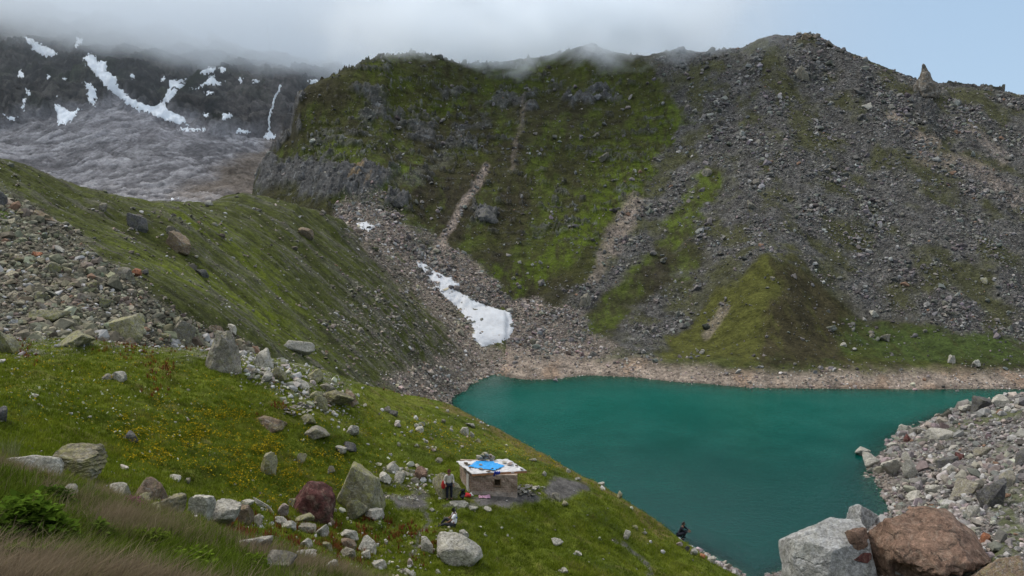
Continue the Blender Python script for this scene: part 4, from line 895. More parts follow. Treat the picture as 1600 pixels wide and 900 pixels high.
rubble('moraine_foot_stones', 'pale stones at the foot of the moraine by the inlet', (XC, YC, ZC), np.clip(footC + shoreC, 0, 1) ** 2, 6500, (2.2, .5), (.275, .228, .19), M_fan, 6, 'lake inlet', 11, 14, palef=.12)
rubble('shore_rubble', 'pale rubble of the right shore', (XF, YF, ZF), np.clip(1.02 - 1.0 * grnF, 0, 1) * (ZF > -.5), 9500, (4.0, .62), (.225, .203, .183), M_fan, 7, 'right rubble', 15.5, 30, palef=.09, pale=(.36, .345, .33), rustf=.015, darkf=.08)
rubble('meadow_stones', 'small stones strewn in the meadow grass', (XB, YB, ZB), (.10 + stonyB * 5 + .9 * brush(*proj(XB, YB, ZB)[:2], [(430, 830), (560, 850), (640, 870)], 70) + 2.2 * brush(*proj(XB, YB, ZB)[:2], [(190, 772), (300, 800), (420, 818)], 16) + 2.5 * brush(*proj(XB, YB, ZB)[:2], [(370, 560), (450, 590), (540, 640)], 42) + 1.0 * brush(*proj(XB, YB, ZB)[:2], [(600, 740), (650, 760), (690, 800)], 40) + .5 * brush(*proj(XB, YB, ZB)[:2], [(640, 670), (740, 680)], 40)) * (YB > 24) * (1 - .5 * shoreB), 2600, (2.7, .6), (.30, .275, .23), M_fan, 8, 'meadow', 11, 15, palef=.3)
rubble('meadow_shore_stones', 'pale stones on shore below the meadow', (XB, YB, ZB), np.clip(shoreB, 0, 1) * (ZB > -.4), 900, (3.5, .5), (.29, .26, .24), M_fan, 9, 'shore below the meadow', 11, 16, palef=.25)
print('rubble', time.time() - T0, len(CAND), len(BOULDERS))
# ------------------------------------------------------------------ the largest rubble stones as things of their own
bpy.context.view_layer.update()
LM = [(q[1], q[2], q[4]) for q in BOULDERS if q[4]]
LM += [(770, 757, 'the hut'), (1210, 400, 'the tip of the green spur'), (700, 625, 'the left corner of the lake'), (775, 500, 'the big snowfield'), (570, 352, 'the small snow patch'), (720, 320, 'the pink landslip'), (965, 370, 'the pale scree streak'), (1452, 125, 'the rock pinnacle'), (1500, 600, 'the right end of the far shore'), (1250, 592, 'the middle of the far shore'), (1300, 300, 'the middle of the rubble face')]
def tone(c_):
    l_ = float(np.mean(c_)); 
    if c_[0] > c_[1] * 1.35: return 'rusty'
    if l_ > .30: return 'whitish'
    if l_ > .21: return 'pale grey'
    if c_[1] > c_[2] * 1.25: return 'greenish grey' if l_ > .12 else 'dark greenish'
    return 'grey' if l_ > .12 else 'dark grey'
CAND.sort(key=lambda q: -q[0]); QUOTA = 288 - len(BOULDERS); chosen = []; rest = []
placed = [(q[1], q[2], q[3]) for q in BOULDERS]
for s, p, size, c_, zone in CAND:
    u, v, d_ = [float(q) for q in proj(*p)]
    ok = len(chosen) < QUOTA and 4 < u < 1596 and 4 < v < 896
    if ok: ok = all(abs(u - a) > (w + s) * .45 or abs(v - b_) > (w + s) * .3 for a, b_, w in placed)
    if ok:
        hp = hit(u, v - s * .25)[0]; ok = abs((hp - CAM).length - (Vector(p) - CAM).length) < 4 + .04 * d_
    if ok:
        placed.append((u, v, s)); chosen.append((s, p, size, c_, zone, u, v))
    else: rest.append((s, p, size, c_))
keys = {}
for ch in chosen:
    s, p, size, c_, zone, u, v = ch
    a = min(LM, key=lambda q: math.hypot(q[0] - u, q[1] - v)); du, dv = u - a[0], v - a[1]
    dr = ('right of' if du > 0 else 'left of') if abs(du) > 2 * abs(dv) else ('below' if dv > 0 else 'above') if abs(dv) > 2 * abs(du) else ('below right of' if du > 0 else 'below left of') if dv > 0 else ('above right of' if du > 0 else 'above left of')
    keys.setdefault((tone(c_), dr, a[2]), []).append((math.hypot(du, dv), ch))
ORD = ['nearest', 'second nearest', 'third nearest', 'fourth nearest', 'fifth nearest', 'sixth nearest', 'seventh nearest', 'eighth nearest', 'ninth nearest', 'tenth nearest', 'eleventh nearest', 'twelfth nearest']
for (tn, dr, lm), ls in keys.items():
    ls.sort(key=lambda q: q[0])
    for i, (dist, (s, p, size, c_, zone, u, v)) in enumerate(ls):
        lab = f'{tn} rubble rock {dr} {lm}' if len(ls) == 1 else f'{ORD[min(i, 11)]} {tn} rubble rock {dr} {lm}'
        r_ = np.random.default_rng(int(u * 31 + v * 17)); sub = 3
        P_ = facet_rock(int(u * 3 + v * 5), sub, 9, 15, .09) * np.array([r_.uniform(.9, 1.2), r_.uniform(.6, .9), r_.uniform(.45, .85)]) * size * .5
        P_ = P_ @ np.array(Matrix.Rotation(r_.normal(0, .3), 3, 'Y') @ Matrix.Rotation(r_.normal(0, .3), 3, 'X') @ Matrix.Rotation(r_.uniform(0, 6.28), 3, 'Z')).T
        me = mesh_np('rock', P_, ico(sub)[1], np.tile(c_, (len(P_), 1))); me.set_sharp_from_angle(angle=R(24)); o = link('rock', me, M_rust if tn == 'rusty' else M_lich if 'green' in tn else M_pale if tn == 'whitish' else M_grey)
        o.location = p; tag(o, lab, 'rock', 'boulders and loose rocks')
if rest:
    r_ = np.random.default_rng(77); scatter_mesh('rubble', np.array([q[1] for q in rest]), np.array([q[2] for q in rest]), np.array([q[3] for q in rest]), M_fan, 'other rubble stones lying about the slopes', r_, False)
print('promoted', len(chosen), 'rest', len(rest))

# ================================================================== snow
m, nt, out = new_mat('old_snow'); tc = N(nt, 'ShaderNodeTexCoord'); n1 = noise_tex(nt, tc.outputs['Object'], .35, 5, .65); n2 = noise_tex(nt, tc.outputs['Object'], 1.8, 4, .7)
cc = mixc(nt, ramp(nt, n1.outputs[0], [(.35, 0), (.7, .6)]), (.52, .54, .57), (.40, .40, .42)); cc = mixc(nt, ramp(nt, n2.outputs[0], [(.52, 0), (.75, .6)]), cc, (.38, .35, .33))
bsdf(nt, out, cc, .6, .2, bump(nt, n2.outputs[0], .5, .25)); M_snow = m; M_snow2 = plain_mat('far_snow', (.80, .82, .85), .6, .2, .12, .25, .3, .4)
def snow(name, label, pts, objs, step, thick, rag, group, cat='snow patch', seed=0, wob=.12):
    pts = np.array(pts, float); u0, v0 = pts.min(0) - 3; u1, v1 = pts.max(0) + 3
    us = np.arange(u0, u1 + step, step); vs_ = np.arange(v0, v1 + step, step); U, V_ = np.meshgrid(us, vs_)
    Uw = U + rag * fbm(U * wob, V_ * wob, 4, seed + 1, .7); Vw = V_ + rag * fbm(U * wob + 40, V_ * wob, 4, seed + 2, .7)
    lst = [tuple(q) for q in pts]; dd = seg_dist(Uw, Vw, lst, True); ins = inside(Uw, Vw, lst); sd = np.where(ins, dd, -dd)
    idx = -np.ones(U.shape, int); vt = []
    for i in range(U.shape[0]):
        for j in range(U.shape[1]):
            if sd[i, j] > -step * 1.2:
                a, dy, dz = ray(U[i, j], V_[i, j]); dv = Vector((float(a), float(dy), float(dz))).normalized(); bst = None
                for o in objs:
                    ok, l_, n_, _ = o.ray_cast(CAM, dv)
                    if ok and (bst is None or (l_ - CAM).length < bst[2]): bst = (l_, n_, (l_ - CAM).length)
                if bst is None: continue
                k = bst[2] / F; hgt = (thick * (1 - math.exp(-max(sd[i, j], 0) / 3.0)) if sd[i, j] > 0 else -.5 * thick)
                idx[i, j] = len(vt); vt.append(bst[0] + Vector((0, -.35, .94)) * hgt)
    fcs = [(idx[i, j], idx[i + 1, j], idx[i + 1, j + 1], idx[i, j + 1]) for i in range(U.shape[0] - 1) for j in range(U.shape[1] - 1) if min(idx[i, j], idx[i + 1, j], idx[i + 1, j + 1], idx[i, j + 1]) >= 0 and max((vt[idx[a]] - CAM).length for a in ((i, j), (i + 1, j), (i + 1, j + 1), (i, j + 1))) - min((vt[idx[a]] - CAM).length for a in ((i, j), (i + 1, j), (i + 1, j + 1), (i, j + 1))) < 26]
    if not fcs: print('empty snow', label); return
    V3 = np.array(vt)
    o = link(name, mesh_np(name, V3, np.array(fcs)), M_snow2 if objs is TE else M_snow); tag(o, label, cat, group); return o
TD = [oD, oC]; TE = [oE]
snow('snowfield', 'long white snowfield filling the gully above the lake', [(648, 406), (662, 410), (690, 430), (706, 434), (718, 444), (716, 454), (733, 464), (760, 477), (785, 485), (799, 487), (804, 512), (796, 530), (770, 540), (752, 542), (736, 526), (742, 516), (716, 482), (692, 462), (684, 450), (668, 432), (655, 418)], TD, 2.0, .40, 5, None, 'snowfield', 1)
snow('snow_patch', 'small white snow patch at head of gully behind the moraine', [(555, 348), (574, 346), (587, 355), (576, 362), (563, 358)], TD, 1.5, .35, 3, 'snow patches', seed=2)
def blob(u, v, w, h, n=9, sd_=0):
    r_ = np.random.default_rng(sd_ + int(u * 3 + v)); return [(u + w / 2 * math.cos(t) * r_.uniform(.6, 1.1), v + h / 2 * math.sin(t) * r_.uniform(.6, 1.1)) for t in np.linspace(0, 6.28, n, False)]
G = 'snow patches on the far mountain'
for lab, pts in (('long diagonal snow tongue down to glacier, biggest on far mountain', [(127, 90), (138, 84), (150, 86), (152, 95), (168, 98), (166, 110), (180, 120), (185, 135), (205, 155), (240, 168), (255, 158), (262, 172), (282, 180), (298, 197), (270, 192), (230, 178), (205, 168), (172, 142), (150, 118)]),
    ('hooked snow branch rising right from foot of the long snow tongue', [(262, 124), (275, 126), (293, 123), (290, 134), (275, 146), (262, 162), (248, 168), (258, 150), (264, 136)]),
    ('forked snow patch at the left edge of grey glacier', [(85, 163), (97, 166), (105, 174), (118, 174), (121, 168), (127, 172), (118, 180), (108, 192), (90, 197), (88, 178)]),
    ('narrow snow finger left of the long snow tongue', [(127, 123), (142, 132), (152, 140), (150, 160), (147, 168), (138, 160), (136, 140)]),
    ('wedge of snow high at upper left under the cloud', [(36, 55), (60, 68), (76, 74), (92, 84), (80, 90), (66, 88), (52, 78)]),
    ('small snow streak high between cloud and long snow tongue', [(118, 58), (130, 62), (124, 72), (118, 78)]),
    ('jagged snow band right of the hooked snow branch', [(290, 138), (310, 136), (320, 126), (334, 116), (340, 128), (356, 128), (340, 134), (322, 132), (308, 140)]),
    ('snow sliver above the jagged snow band', [(310, 115), (325, 104), (343, 103), (334, 112), (320, 119)]), ('snow spot on right end above the jagged band', blob(348, 110, 14, 12)),
    ('squarish little snow patch in dark rock right of long snow tongue', blob(207, 121, 11, 11)), ('tiny snow streak on the upper slope at left of hooked branch', blob(255, 124, 9, 9)),
    ('thin slanted snow streak at far left below the snow wedge', blob(33, 116, 10, 15)), ('oval snow spot left of the narrow snow finger', blob(76, 120, 11, 7)), ('curved snow streak above the glacier at far left', [(36, 135), (44, 140), (49, 149), (44, 150), (40, 143)]),
    ('upright snow sliver below the curved snow streak', [(36, 153), (42, 154), (39, 166), (37, 177), (34, 170)]), ('broken snow strip at left edge above the glacier', [(4, 176), (14, 183), (31, 181), (26, 188), (12, 188)]),
    ('tiny snow dash right of oval snow spot', blob(101, 123, 11, 4)), ('small snow dot just above the forked snow patch', blob(89, 150, 6, 6)),
    ('rounded snow patch on grey slab left of the waterfall', blob(354, 182, 20, 14)), ('slanted snow streak left of rounded snow patch', blob(323, 179, 14, 9)), ('bright low snow patch at glacier top right', blob(377, 206, 28, 10)), ('white snow fan at the foot of waterfall', [(410, 212), (420, 204), (430, 208), (428, 219), (414, 218)]),
    ('small snow spot high left of waterfall', blob(376, 126, 9, 12)), ('flat snow patch under cloud left of waterfall', blob(398, 127, 20, 7)), ('little snow lens below jagged snow band', blob(327, 146, 22, 5)), ('thin low snow strip along top of glacier', blob(300, 203, 60, 6)), ('white ice strip at glacier foot by moraine crest', blob(274, 311, 22, 4)),
    ('snow streak on shoulder behind left side of green mountain', blob(490, 127, 24, 9)), ('long snow streak on peak behind the green ridge', [(732, 95), (755, 84), (775, 83), (806, 82), (800, 92), (770, 97)]), ('upper snow cap fading in cloud behind the green ridge', [(828, 58), (845, 44), (856, 42), (862, 50), (872, 54), (850, 60)]), ('lower snow lobe behind the green ridge', [(862, 68), (880, 66), (890, 76), (872, 78)])):
    snow('snow_patch', lab, pts, TE, 1.5, 1.2, 9, G, seed=int(pts[0][0] + pts[0][1] * 3), wob=.2)
# waterfall
wf = [(439, 134), (436, 142), (431, 150), (428, 158), (427, 166), (423, 175), (421, 184), (420, 193), (421, 200), (418, 208)]
bm = bmesh.new(); prev = None; rw = np.random.default_rng(8)
for i in range(len(wf) - 1):
    for t in np.linspace(0, 1, 5)[:-1]:
        u_ = wf[i][0] * (1 - t) + wf[i + 1][0] * t + rw.normal(0, .5); v_ = wf[i][1] * (1 - t) + wf[i + 1][1] * t
        wd = rw.uniform(1.1, 2.4); ring = []
        for du_, up_ in ((-wd, -.6), (-wd * .5, .9), (wd * .5, .9), (wd, -.6)):
            hp = hit(u_ + du_, v_, [oE])[0]; ring.append(bm.verts.new(hp + Vector((0, -.5, .8)) * up_))
        if prev:
            for a_ in range(3): bm.faces.new((prev[a_], ring[a_], ring[a_ + 1], prev[a_ + 1]))
        prev = ring
me = bpy.data.meshes.new('waterfall'); bm.to_mesh(me); bm.free()
o = link('waterfall', me, plain_mat('falling_water', (.78, .80, .82), .5, .3, .15, .3)); tag(o, 'thin white waterfall running down rock beside the green mountain', 'waterfall')
print('snow', time.time() - T0)

# ================================================================== vegetation
def blades(name, label, P_, hgt, wid, cols, nb, spread, bend, m, r_, seg2=False, up=None, lean=(0, 0), tipc=None):
    n = len(P_); N_ = n * nb; C = np.repeat(P_, nb, 0); h_ = np.repeat(hgt, nb) * r_.uniform(.5, 1.15, N_)
    a = r_.uniform(0, 6.283, N_); rad = np.repeat(spread, nb) * np.sqrt(r_.uniform(0, 1, N_)); C = C + np.stack([np.cos(a) * rad, np.sin(a) * rad, 0 * a], -1)
    ang = a + r_.normal(0, .6, N_); bd = np.abs(r_.normal(0, bend, N_)); dirx = np.cos(ang) * bd + lean[0]; diry = np.sin(ang) * bd + lean[1]
    tip = C + np.stack([dirx * h_, diry * h_, h_], -1)
    fa = r_.uniform(0, 6.283, N_); w_ = np.repeat(wid, nb) * r_.uniform(.6, 1.3, N_) * .5; sx = np.cos(fa) * w_; sy = np.sin(fa) * w_; side = np.stack([sx, sy, 0 * sx], -1)
    b0 = C - side - np.array([0, 0, .04]); b1 = C + side - np.array([0, 0, .04]); cc = np.repeat(cols, nb, 0) * np.exp(r_.normal(0, .22, (N_, 1)))
    tc_ = cc * 1.25 if tipc is None else cc * .35 + np.array(tipc) * .65
    if seg2:
        mid = C + np.stack([dirx * h_ * .3, diry * h_ * .3, h_ * .6], -1); V = np.stack([b0, b1, mid + side * .7, mid - side * .7, tip], 1)
        f = np.array([[0, 1, 2], [0, 2, 3], [3, 2, 4]]); k = 5; cs = np.stack([cc, cc, cc * 1.1, cc * 1.1, tc_], 1)
    else:
        V = np.stack([b0, b1, tip], 1); f = np.array([[0, 1, 2]]); k = 3; cs = np.stack([cc, cc, tc_], 1)
    Fc = (f[None] + (np.arange(N_) * k)[:, None, None]).reshape(-1, 3)
    o = link(name, mesh_np(name, V.reshape(-1, 3), Fc, np.clip(cs.reshape(-1, 3), .005, .7), True), m)
    return tag(o, label, kind='stuff')
M_leaf = leaf_mat('grass_blade', .35); M_flower = leaf_mat('petal', .3)
rv = np.random.default_rng(99)
GB = (XB, YB, ZB); uB, vB, dB = proj(*GB)
wg = np.clip(1 - bareB * 1.1, 0, 1) * (1 - shoreB) * (YB > 17) * (1 - .5 * stonyB) * np.where(YB > 50, .6, 1)
Pg, gi, gj = rand_on(*GB, wg, 52000, rv)
nb_ = fbm(Pg[:, 0] / 2.5, Pg[:, 1] / 2.5, 4, 201); nc_ = fbm(Pg[:, 0] / .8, Pg[:, 1] / .8, 3, 202)
cg = np.tile(np.array((.108, .142, .012)), (len(Pg), 1))
cg = lerp(cg, (.16, .185, .020), sst(0, .45, nb_ + .4 * nc_)); cg = lerp(cg, (.070, .096, .011), sst(.05, .5, -nb_ + .5 * nc_)); cg = lerp(cg, (.14, .115, .045), sst(.2, .6, nc_) * .6)
blades('meadow_grass', 'thick green grass of the hut meadow', Pg, rv.uniform(.07, .17, len(Pg)) * (1 + .5 * np.clip(nb_, -.5, 1)), np.full(len(Pg), .030), cg, 8, np.full(len(Pg), .16), .55, M_leaf, rv, lean=(.12, -.05))
# flowers and red dock in patches seen in the meadow
def patch_w(lst, soft=.7):
    w_ = np.zeros(XB.shape)
    for pts, wd in lst: w_ = np.maximum(w_, brush(uB, vB, pts, wd, soft))
    return w_ * np.clip(1 - 1.5 * bareB, 0, 1) * (YB > 21)
def heads(name, label, P_, size, cols, m, r_, lift):
    n = len(P_); k = 6; V = np.zeros((n, k + 1, 3)); C = P_ + np.stack([r_.normal(0, .05, n), r_.normal(0, .05, n), lift], -1)
    V[:, 0] = C + np.array([0, 0, .012]); 
    t = np.linspace(0, 6.283, k, False)[None] + r_.uniform(0, 6, (n, 1)); tl = r_.normal(0, .5, (n, 2))
    V[:, 1:, 0] = C[:, None, 0] + np.cos(t) * size[:, None]; V[:, 1:, 1] = C[:, None, 1] + np.sin(t) * size[:, None]; V[:, 1:, 2] = C[:, None, 2] + (np.cos(t) * tl[:, :1] + np.sin(t) * tl[:, 1:] - .55 * np.sin(t)) * size[:, None]
    f = np.array([[0, 1 + i, 1 + (i + 1) % k] for i in range(k)]); Fc = (f[None] + (np.arange(n) * (k + 1))[:, None, None]).reshape(-1, 3)
    return tag(link(name, mesh_np(name, V.reshape(-1, 3), Fc, np.repeat(cols, k + 1, 0), True), m), label, kind='stuff')
pat = sst(-.1, .4, fbm(XB / 1.3, YB / 1.3, 3, 205))
fw = patch_w([([(220, 690), (300, 690), (360, 720), (420, 760), (500, 740)], 60), ([(330, 660), (420, 700)], 40), ([(680, 700), (740, 700), (800, 705), (860, 725)], 22), ([(640, 670), (720, 690)], 24)]) * (.15 + pat) + .22 * patch_w([([(60, 600), (250, 620), (420, 660), (560, 700)], 90)]) * (.1 + pat)
Pf, _, _ = rand_on(*GB, fw + 1e-6 * (YB > 22), 6500, rv)
heads('yellow_flowers', 'yellow flowers scattered through meadow grass', Pf, rv.uniform(.018, .04, len(Pf)), np.array((.45, .33, .02)) * rv.uniform(.6, 1.2, (len(Pf), 1)), M_flower, rv, rv.uniform(.10, .24, len(Pf)))
fw = patch_w([([(60, 600), (180, 620), (260, 660)], 80)]) * .6 * (.2 + pat); Pf, _, _ = rand_on(*GB, fw + 1e-6 * (YB > 22), 260, rv)
heads('white_flowers', 'small pale flower heads in the left meadow', Pf, rv.uniform(.02, .06, len(Pf)), np.array((.45, .47, .36)) * rv.uniform(.7, 1.2, (len(Pf), 1)), M_flower, rv, rv.uniform(.12, .28, len(Pf)))
fw = patch_w([([(200, 545), (250, 560), (240, 600)], 30), ([(150, 540), (320, 540)], 14), ([(400, 640), (440, 640)], 16), ([(20, 520), (50, 560)], 14), ([(380, 830), (480, 845), (560, 860)], 40), ([(580, 830), (660, 850)], 40), ([(600, 600), (660, 610)], 20)]) * (.1 + pat)
Pf, _, _ = rand_on(*GB, fw + 1e-6 * (YB > 22), 850, rv)
blades('red_dock_plants', 'dark red dock stalks in the grass', Pf, rv.uniform(.14, .34, len(Pf)), np.full(len(Pf), .05), np.array((.16, .045, .022)) * rv.uniform(.6, 1.2, (len(Pf), 1)), 6, np.full(len(Pf), .06), .25, M_leaf, rv)
# near knoll: dry brown grass, green grass
kn = knollB * (YB > 3) * np.clip(1 - 0 * uB, 0, 1)
du_ = np.clip(fbm(XB / 2.2, YB / 2.2, 3, 210), -1, 1)
green_k = np.maximum.reduce([brush(uB, vB, [(20, 810), (60, 820), (110, 840)], 60, .6), brush(uB, vB, [(260, 880), (330, 890)], 50), brush(uB, vB, [(100, 760), (140, 800)], 26) * .8, brush(uB, vB, [(160, 870), (200, 860)], 22)])
Pd, gi, gj = rand_on(*GB, kn * (1 - .85 * green_k) * (.02 + sst(-.05, .35, du_)) , 7500, rv)
cd_ = lerp(np.tile(np.array((.24, .185, .125)), (len(Pd), 1)), (.15, .112, .072), rv.uniform(0, 1, len(Pd))); cd_ = lerp(cd_, (.115, .115, .04), sst(-.1, .3, fbm(Pd[:, 0] / 1.1, Pd[:, 1] / 1.1, 3, 211)))
blades('dry_grass', 'dry brown grass on the near knoll', Pd, rv.uniform(.16, .36, len(Pd)), np.full(len(Pd), .007), cd_, 9, np.full(len(Pd), .12), .55, M_leaf, rv, seg2=True, lean=(.32, -.1), tipc=(.27, .21, .135))
Pd, gi, gj = rand_on(*GB, kn * (.5 + green_k * 2.0), 12000, rv)
cd_ = np.tile(np.array((.072, .100, .012)), (len(Pd), 1)) * rv.uniform(.6, 1.5, (len(Pd), 1))
blades('knoll_grass', 'short green grass on the near knoll', Pd, rv.uniform(.10, .22, len(Pd)), np.full(len(Pd), .011), cd_, 8, np.full(len(Pd), .10), .5, M_leaf, rv, seg2=True, lean=(.15, -.05))
# leafy green plants and single tufts
M_bush = leaf_mat('plant_leaf', .3)
def leafy(name, label, u, v, wpx, hpx, n, leaf, colr, cat, group, seed):
    r_ = np.random.default_rng(seed); loc, nor, _, s = hit(u, v + hpx * .4, [oB]); k = depth_of(loc) / F; w_, h_ = wpx * k, hpx * k
    t = thing(name, label, cat, loc, 0, group)
    q = r_.normal(size=(n, 3)); q /= np.linalg.norm(q, axis=1, keepdims=True); q *= (r_.uniform(0, 1, (n, 1)) ** .4); q[:, 2] = np.abs(q[:, 2]) * (1 + .35 * noise3(q * 3 + seed, seed)); C = q * np.array([w_ / 2, w_ / 2.4, h_ * 1.0]) + np.array([0, 0, .03])
    az = r_.uniform(0, 6.283, n); dirv = np.stack([np.cos(az) * .8, np.sin(az) * .8, r_.uniform(-.1, .9, n)], -1); dirv /= np.linalg.norm(dirv, axis=1, keepdims=True)
    sd_ = np.cross(dirv, np.array([0, 0, 1.])); sd_ /= np.linalg.norm(sd_, axis=1, keepdims=True); lw = (leaf * r_.uniform(.6, 1.3, n))[:, None]
    V = np.stack([C, C + dirv * lw * .5 + sd_ * lw * .26, C + dirv * lw - np.array([0, 0, .15]) * lw, C + dirv * lw * .5 - sd_ * lw * .26], 1)
    f = np.array([[0, 1, 2, 3]]); Fc = (f[None] + (np.arange(n) * 4)[:, None, None]).reshape(-1, 4)
    cl = np.array(colr) * np.exp(r_.normal(0, .3, (n, 1))); 
    link('leaves', mesh_np('leaves', V.reshape(-1, 3), Fc, np.repeat(cl, 4, 0), True), M_bush, t)
    ns = 26; az = r_.uniform(0, 6.283, ns); tip = np.stack([np.cos(az) * w_ * .35 * r_.uniform(.2, 1, ns), np.sin(az) * w_ * .3 * r_.uniform(.2, 1, ns), h_ * r_.uniform(.5, .95, ns)], -1); bs = tip * np.array([.15, .15, 0]); sd_ = np.stack([-np.sin(az), np.cos(az), 0 * az], -1) * .006
    V = np.stack([bs - sd_, bs + sd_, tip], 1); link('stems', mesh_np('stems', V.reshape(-1, 3), np.arange(ns * 3).reshape(-1, 3), np.tile(np.array((.07, .06, .03)), (ns * 3, 1))), M_bush, t)
    return t
GP = 'leafy plants on the near knoll'
leafy('leafy_plant', 'big dark green leafy clump at left edge of near knoll', 40, 822, 130, 66, 1700, .10, (.062, .105, .012), 'plant', GP, 401)
leafy('leafy_plant', 'low dark green clump right of the big leafy clump', 92, 838, 62, 36, 800, .09, (.058, .095, .012), 'plant', GP, 402)
leafy('leafy_plant', 'dark leafy clump beside the narrow pale rock ridge', 88, 782, 60, 34, 700, .075, (.050, .080, .014), 'plant', GP, 403)
leafy('leafy_plant', 'small leafy clump in front of the near white lichen boulder', 72, 752, 34, 22, 260, .04, (.080, .078, .020), 'plant', GP, 404)
leafy('leafy_plant', 'leafy tuft low by bottom edge left of centre of knoll', 75, 880, 56, 30, 600, .075, (.066, .095, .014), 'plant', GP, 405)
leafy('leafy_plant', 'bright green plant tuft at bottom edge of the knoll, right end', 300, 886, 90, 34, 1000, .07, (.080, .122, .012), 'plant', GP, 406)
leafy('leafy_plant', 'tiny bright green plant in front of square lichen boulder', 594, 820, 20, 14, 160, .10, (.09, .13, .02), 'plant', 'single plants on the meadow', 407)
leafy('leafy_plant', 'rounded green clump in brown grass below the layered ledge boulder', 150, 836, 60, 30, 600, .07, (.060, .090, .014), 'plant', GP, 421)
leafy('leafy_plant', 'olive plant clump in brown grass at the bottom left corner', 24, 884, 80, 40, 800, .08, (.066, .080, .020), 'plant', GP, 422)
leafy('leafy_plant', 'bright low plant patch between two brown grass swathes', 232, 846, 70, 24, 600, .06, (.075, .105, .014), 'plant', GP, 423)
leafy('leafy_plant', 'small green clump at right end of the brown grass', 392, 884, 60, 24, 500, .06, (.070, .105, .012), 'plant', GP, 424)
leafy('flowering_plant', 'purple pink plant in the dry grass right of boulders', 207, 786, 40, 16, 320, .04, (.15, .055, .085), 'plant', None, 408)
def tuft(label, u, v, hpx, n, colr, seed):
    r_ = np.random.default_rng(seed); loc = hit(u, v, [oB])[0]; k = depth_of(loc) / F; h_ = hpx * k
    o = blades('grass_tuft', label, np.zeros((1, 3)), np.array([h_]), np.array([.012]), np.array([colr]), n, np.array([h_ * .25]), .35, M_leaf, r_, True, lean=(.15, 0)); o.location = loc; del o['kind']; tag(o, label, 'grass tuft', 'tall grass tufts'); return o
tuft('tall pale grass tuft behind the boulders at left edge', 16, 718, 42, 90, (.16, .17, .08), 411)
tuft('thin tall grass tuft between ledge boulder and boulder row', 140, 778, 28, 60, (.15, .15, .07), 412)
tuft('spiky grass tuft at the bottom of the dry grass', 225, 892, 30, 60, (.13, .12, .06), 413)
print('veg', time.time() - T0)
# ================================================================== the stone hut
ZH = zf - .03
fl = at_z(736, 774, ZH); fr_ = at_z(808, 776, ZH); ex = fr_ - fl; Wd = float(np.hypot(ex[0], ex[1])); ex = ex / Wd
ey = np.array([-ex[1], ex[0], 0]); 
bl_px = at_z(716.5, 757, ZH); Dp = max(2.1, float(np.dot(bl_px - fl, ey)))
shear = float(np.dot(bl_px - fl, ex)); print('hut', Wd, Dp, shear)
HT = 1.22
rotz = math.atan2(ex[1], ex[0])
hut = thing('stone_hut', 'small stone hut with pale flat roof on the terrace above the lake', 'hut', tuple(fl), rotz)
def box_mesh(name, lo, hi, m, parent, sub=0, jit=0.0, seed=0, colr=None, label=None, bev=.012, mat4=None):
    bm = bmesh.new(); bmesh.ops.create_cube(bm, size=1)
    for q in bm.verts: q.co = Vector([lo[i] + (hi[i] - lo[i]) * (q.co[i] + .5) for i in range(3)])
    if bev: bmesh.ops.bevel(bm, geom=bm.edges[:], offset=bev, segments=2, affect='EDGES')
    if sub: bmesh.ops.subdivide_edges(bm, edges=bm.edges[:], cuts=sub, use_grid_fill=True)
    if jit:
        for q in bm.verts:
            n_ = noise3(np.array([[q.co.x * 5, q.co.y * 5, q.co.z * 5 + seed]]), seed)[0]; m_ = noise3(np.array([[q.co.x * 5 + 9, q.co.y * 5, q.co.z * 5 + seed]]), seed)[0]
            q.co += Vector((n_, m_, .5 * n_)) * jit
    if mat4 is not None: bm.transform(mat4)
    me = bpy.data.meshes.new(name); bm.to_mesh(me); bm.free()
    if colr is not None:
        a = me.color_attributes.new('Col', 'FLOAT_COLOR', 'POINT'); a.data.foreach_set('color', np.tile(np.array((*colr, 1), np.float32), len(me.vertices)))
    o = link(name, me, m, parent)
    if label: o['label'] = label
    return o
# rough stone masonry
m, nt, out = new_mat('hut_masonry'); tc = N(nt, 'ShaderNodeTexCoord'); g_ = N(nt, 'ShaderNodeMapping', Rotation=(R(90), 0, 0)); 
geo = N(nt, 'ShaderNodeNewGeometry'); sep = N(nt, 'ShaderNodeSeparateXYZ'); L(nt, tc.outputs['Object'], sep.inputs[0])
cmb = N(nt, 'ShaderNodeCombineXYZ'); L(nt, math_(nt, 'ADD', sep.outputs[0], sep.outputs[1]), cmb.inputs[0]); L(nt, sep.outputs[2], cmb.inputs[1])
wn = noise_tex(nt, tc.outputs['Object'], 3.0, 3, .6); wv_ = N(nt, 'ShaderNodeVectorMath', _operation='SCALE'); L(nt, wn.outputs['Color'], wv_.inputs[0]); wv_.inputs['Scale'].default_value = .10
wa = N(nt, 'ShaderNodeVectorMath', _operation='ADD'); L(nt, cmb.outputs[0], wa.inputs[0]); L(nt, wv_.outputs[0], wa.inputs[1])
bk = N(nt, 'ShaderNodeTexBrick', Color1=(.23, .15, .115, 1), Color2=(.32, .235, .19, 1), Mortar=(.34, .27, .21, 1), Scale=1.0); bk.inputs['Brick Width'].default_value = .24; bk.inputs['Row Height'].default_value = .105; bk.inputs['Mortar Size'].default_value = .014; L(nt, wa.outputs[0], bk.inputs['Vector'])
n1 = noise_tex(nt, tc.outputs['Object'], 2.2, 5, .7); n2 = noise_tex(nt, tc.outputs['Object'], 14, 4, .7)
cc = mixc(nt, 1, bk.outputs[0], ramp(nt, n2.outputs[0], [(.3, .6), (.7, 1.35)]), 'MULTIPLY')
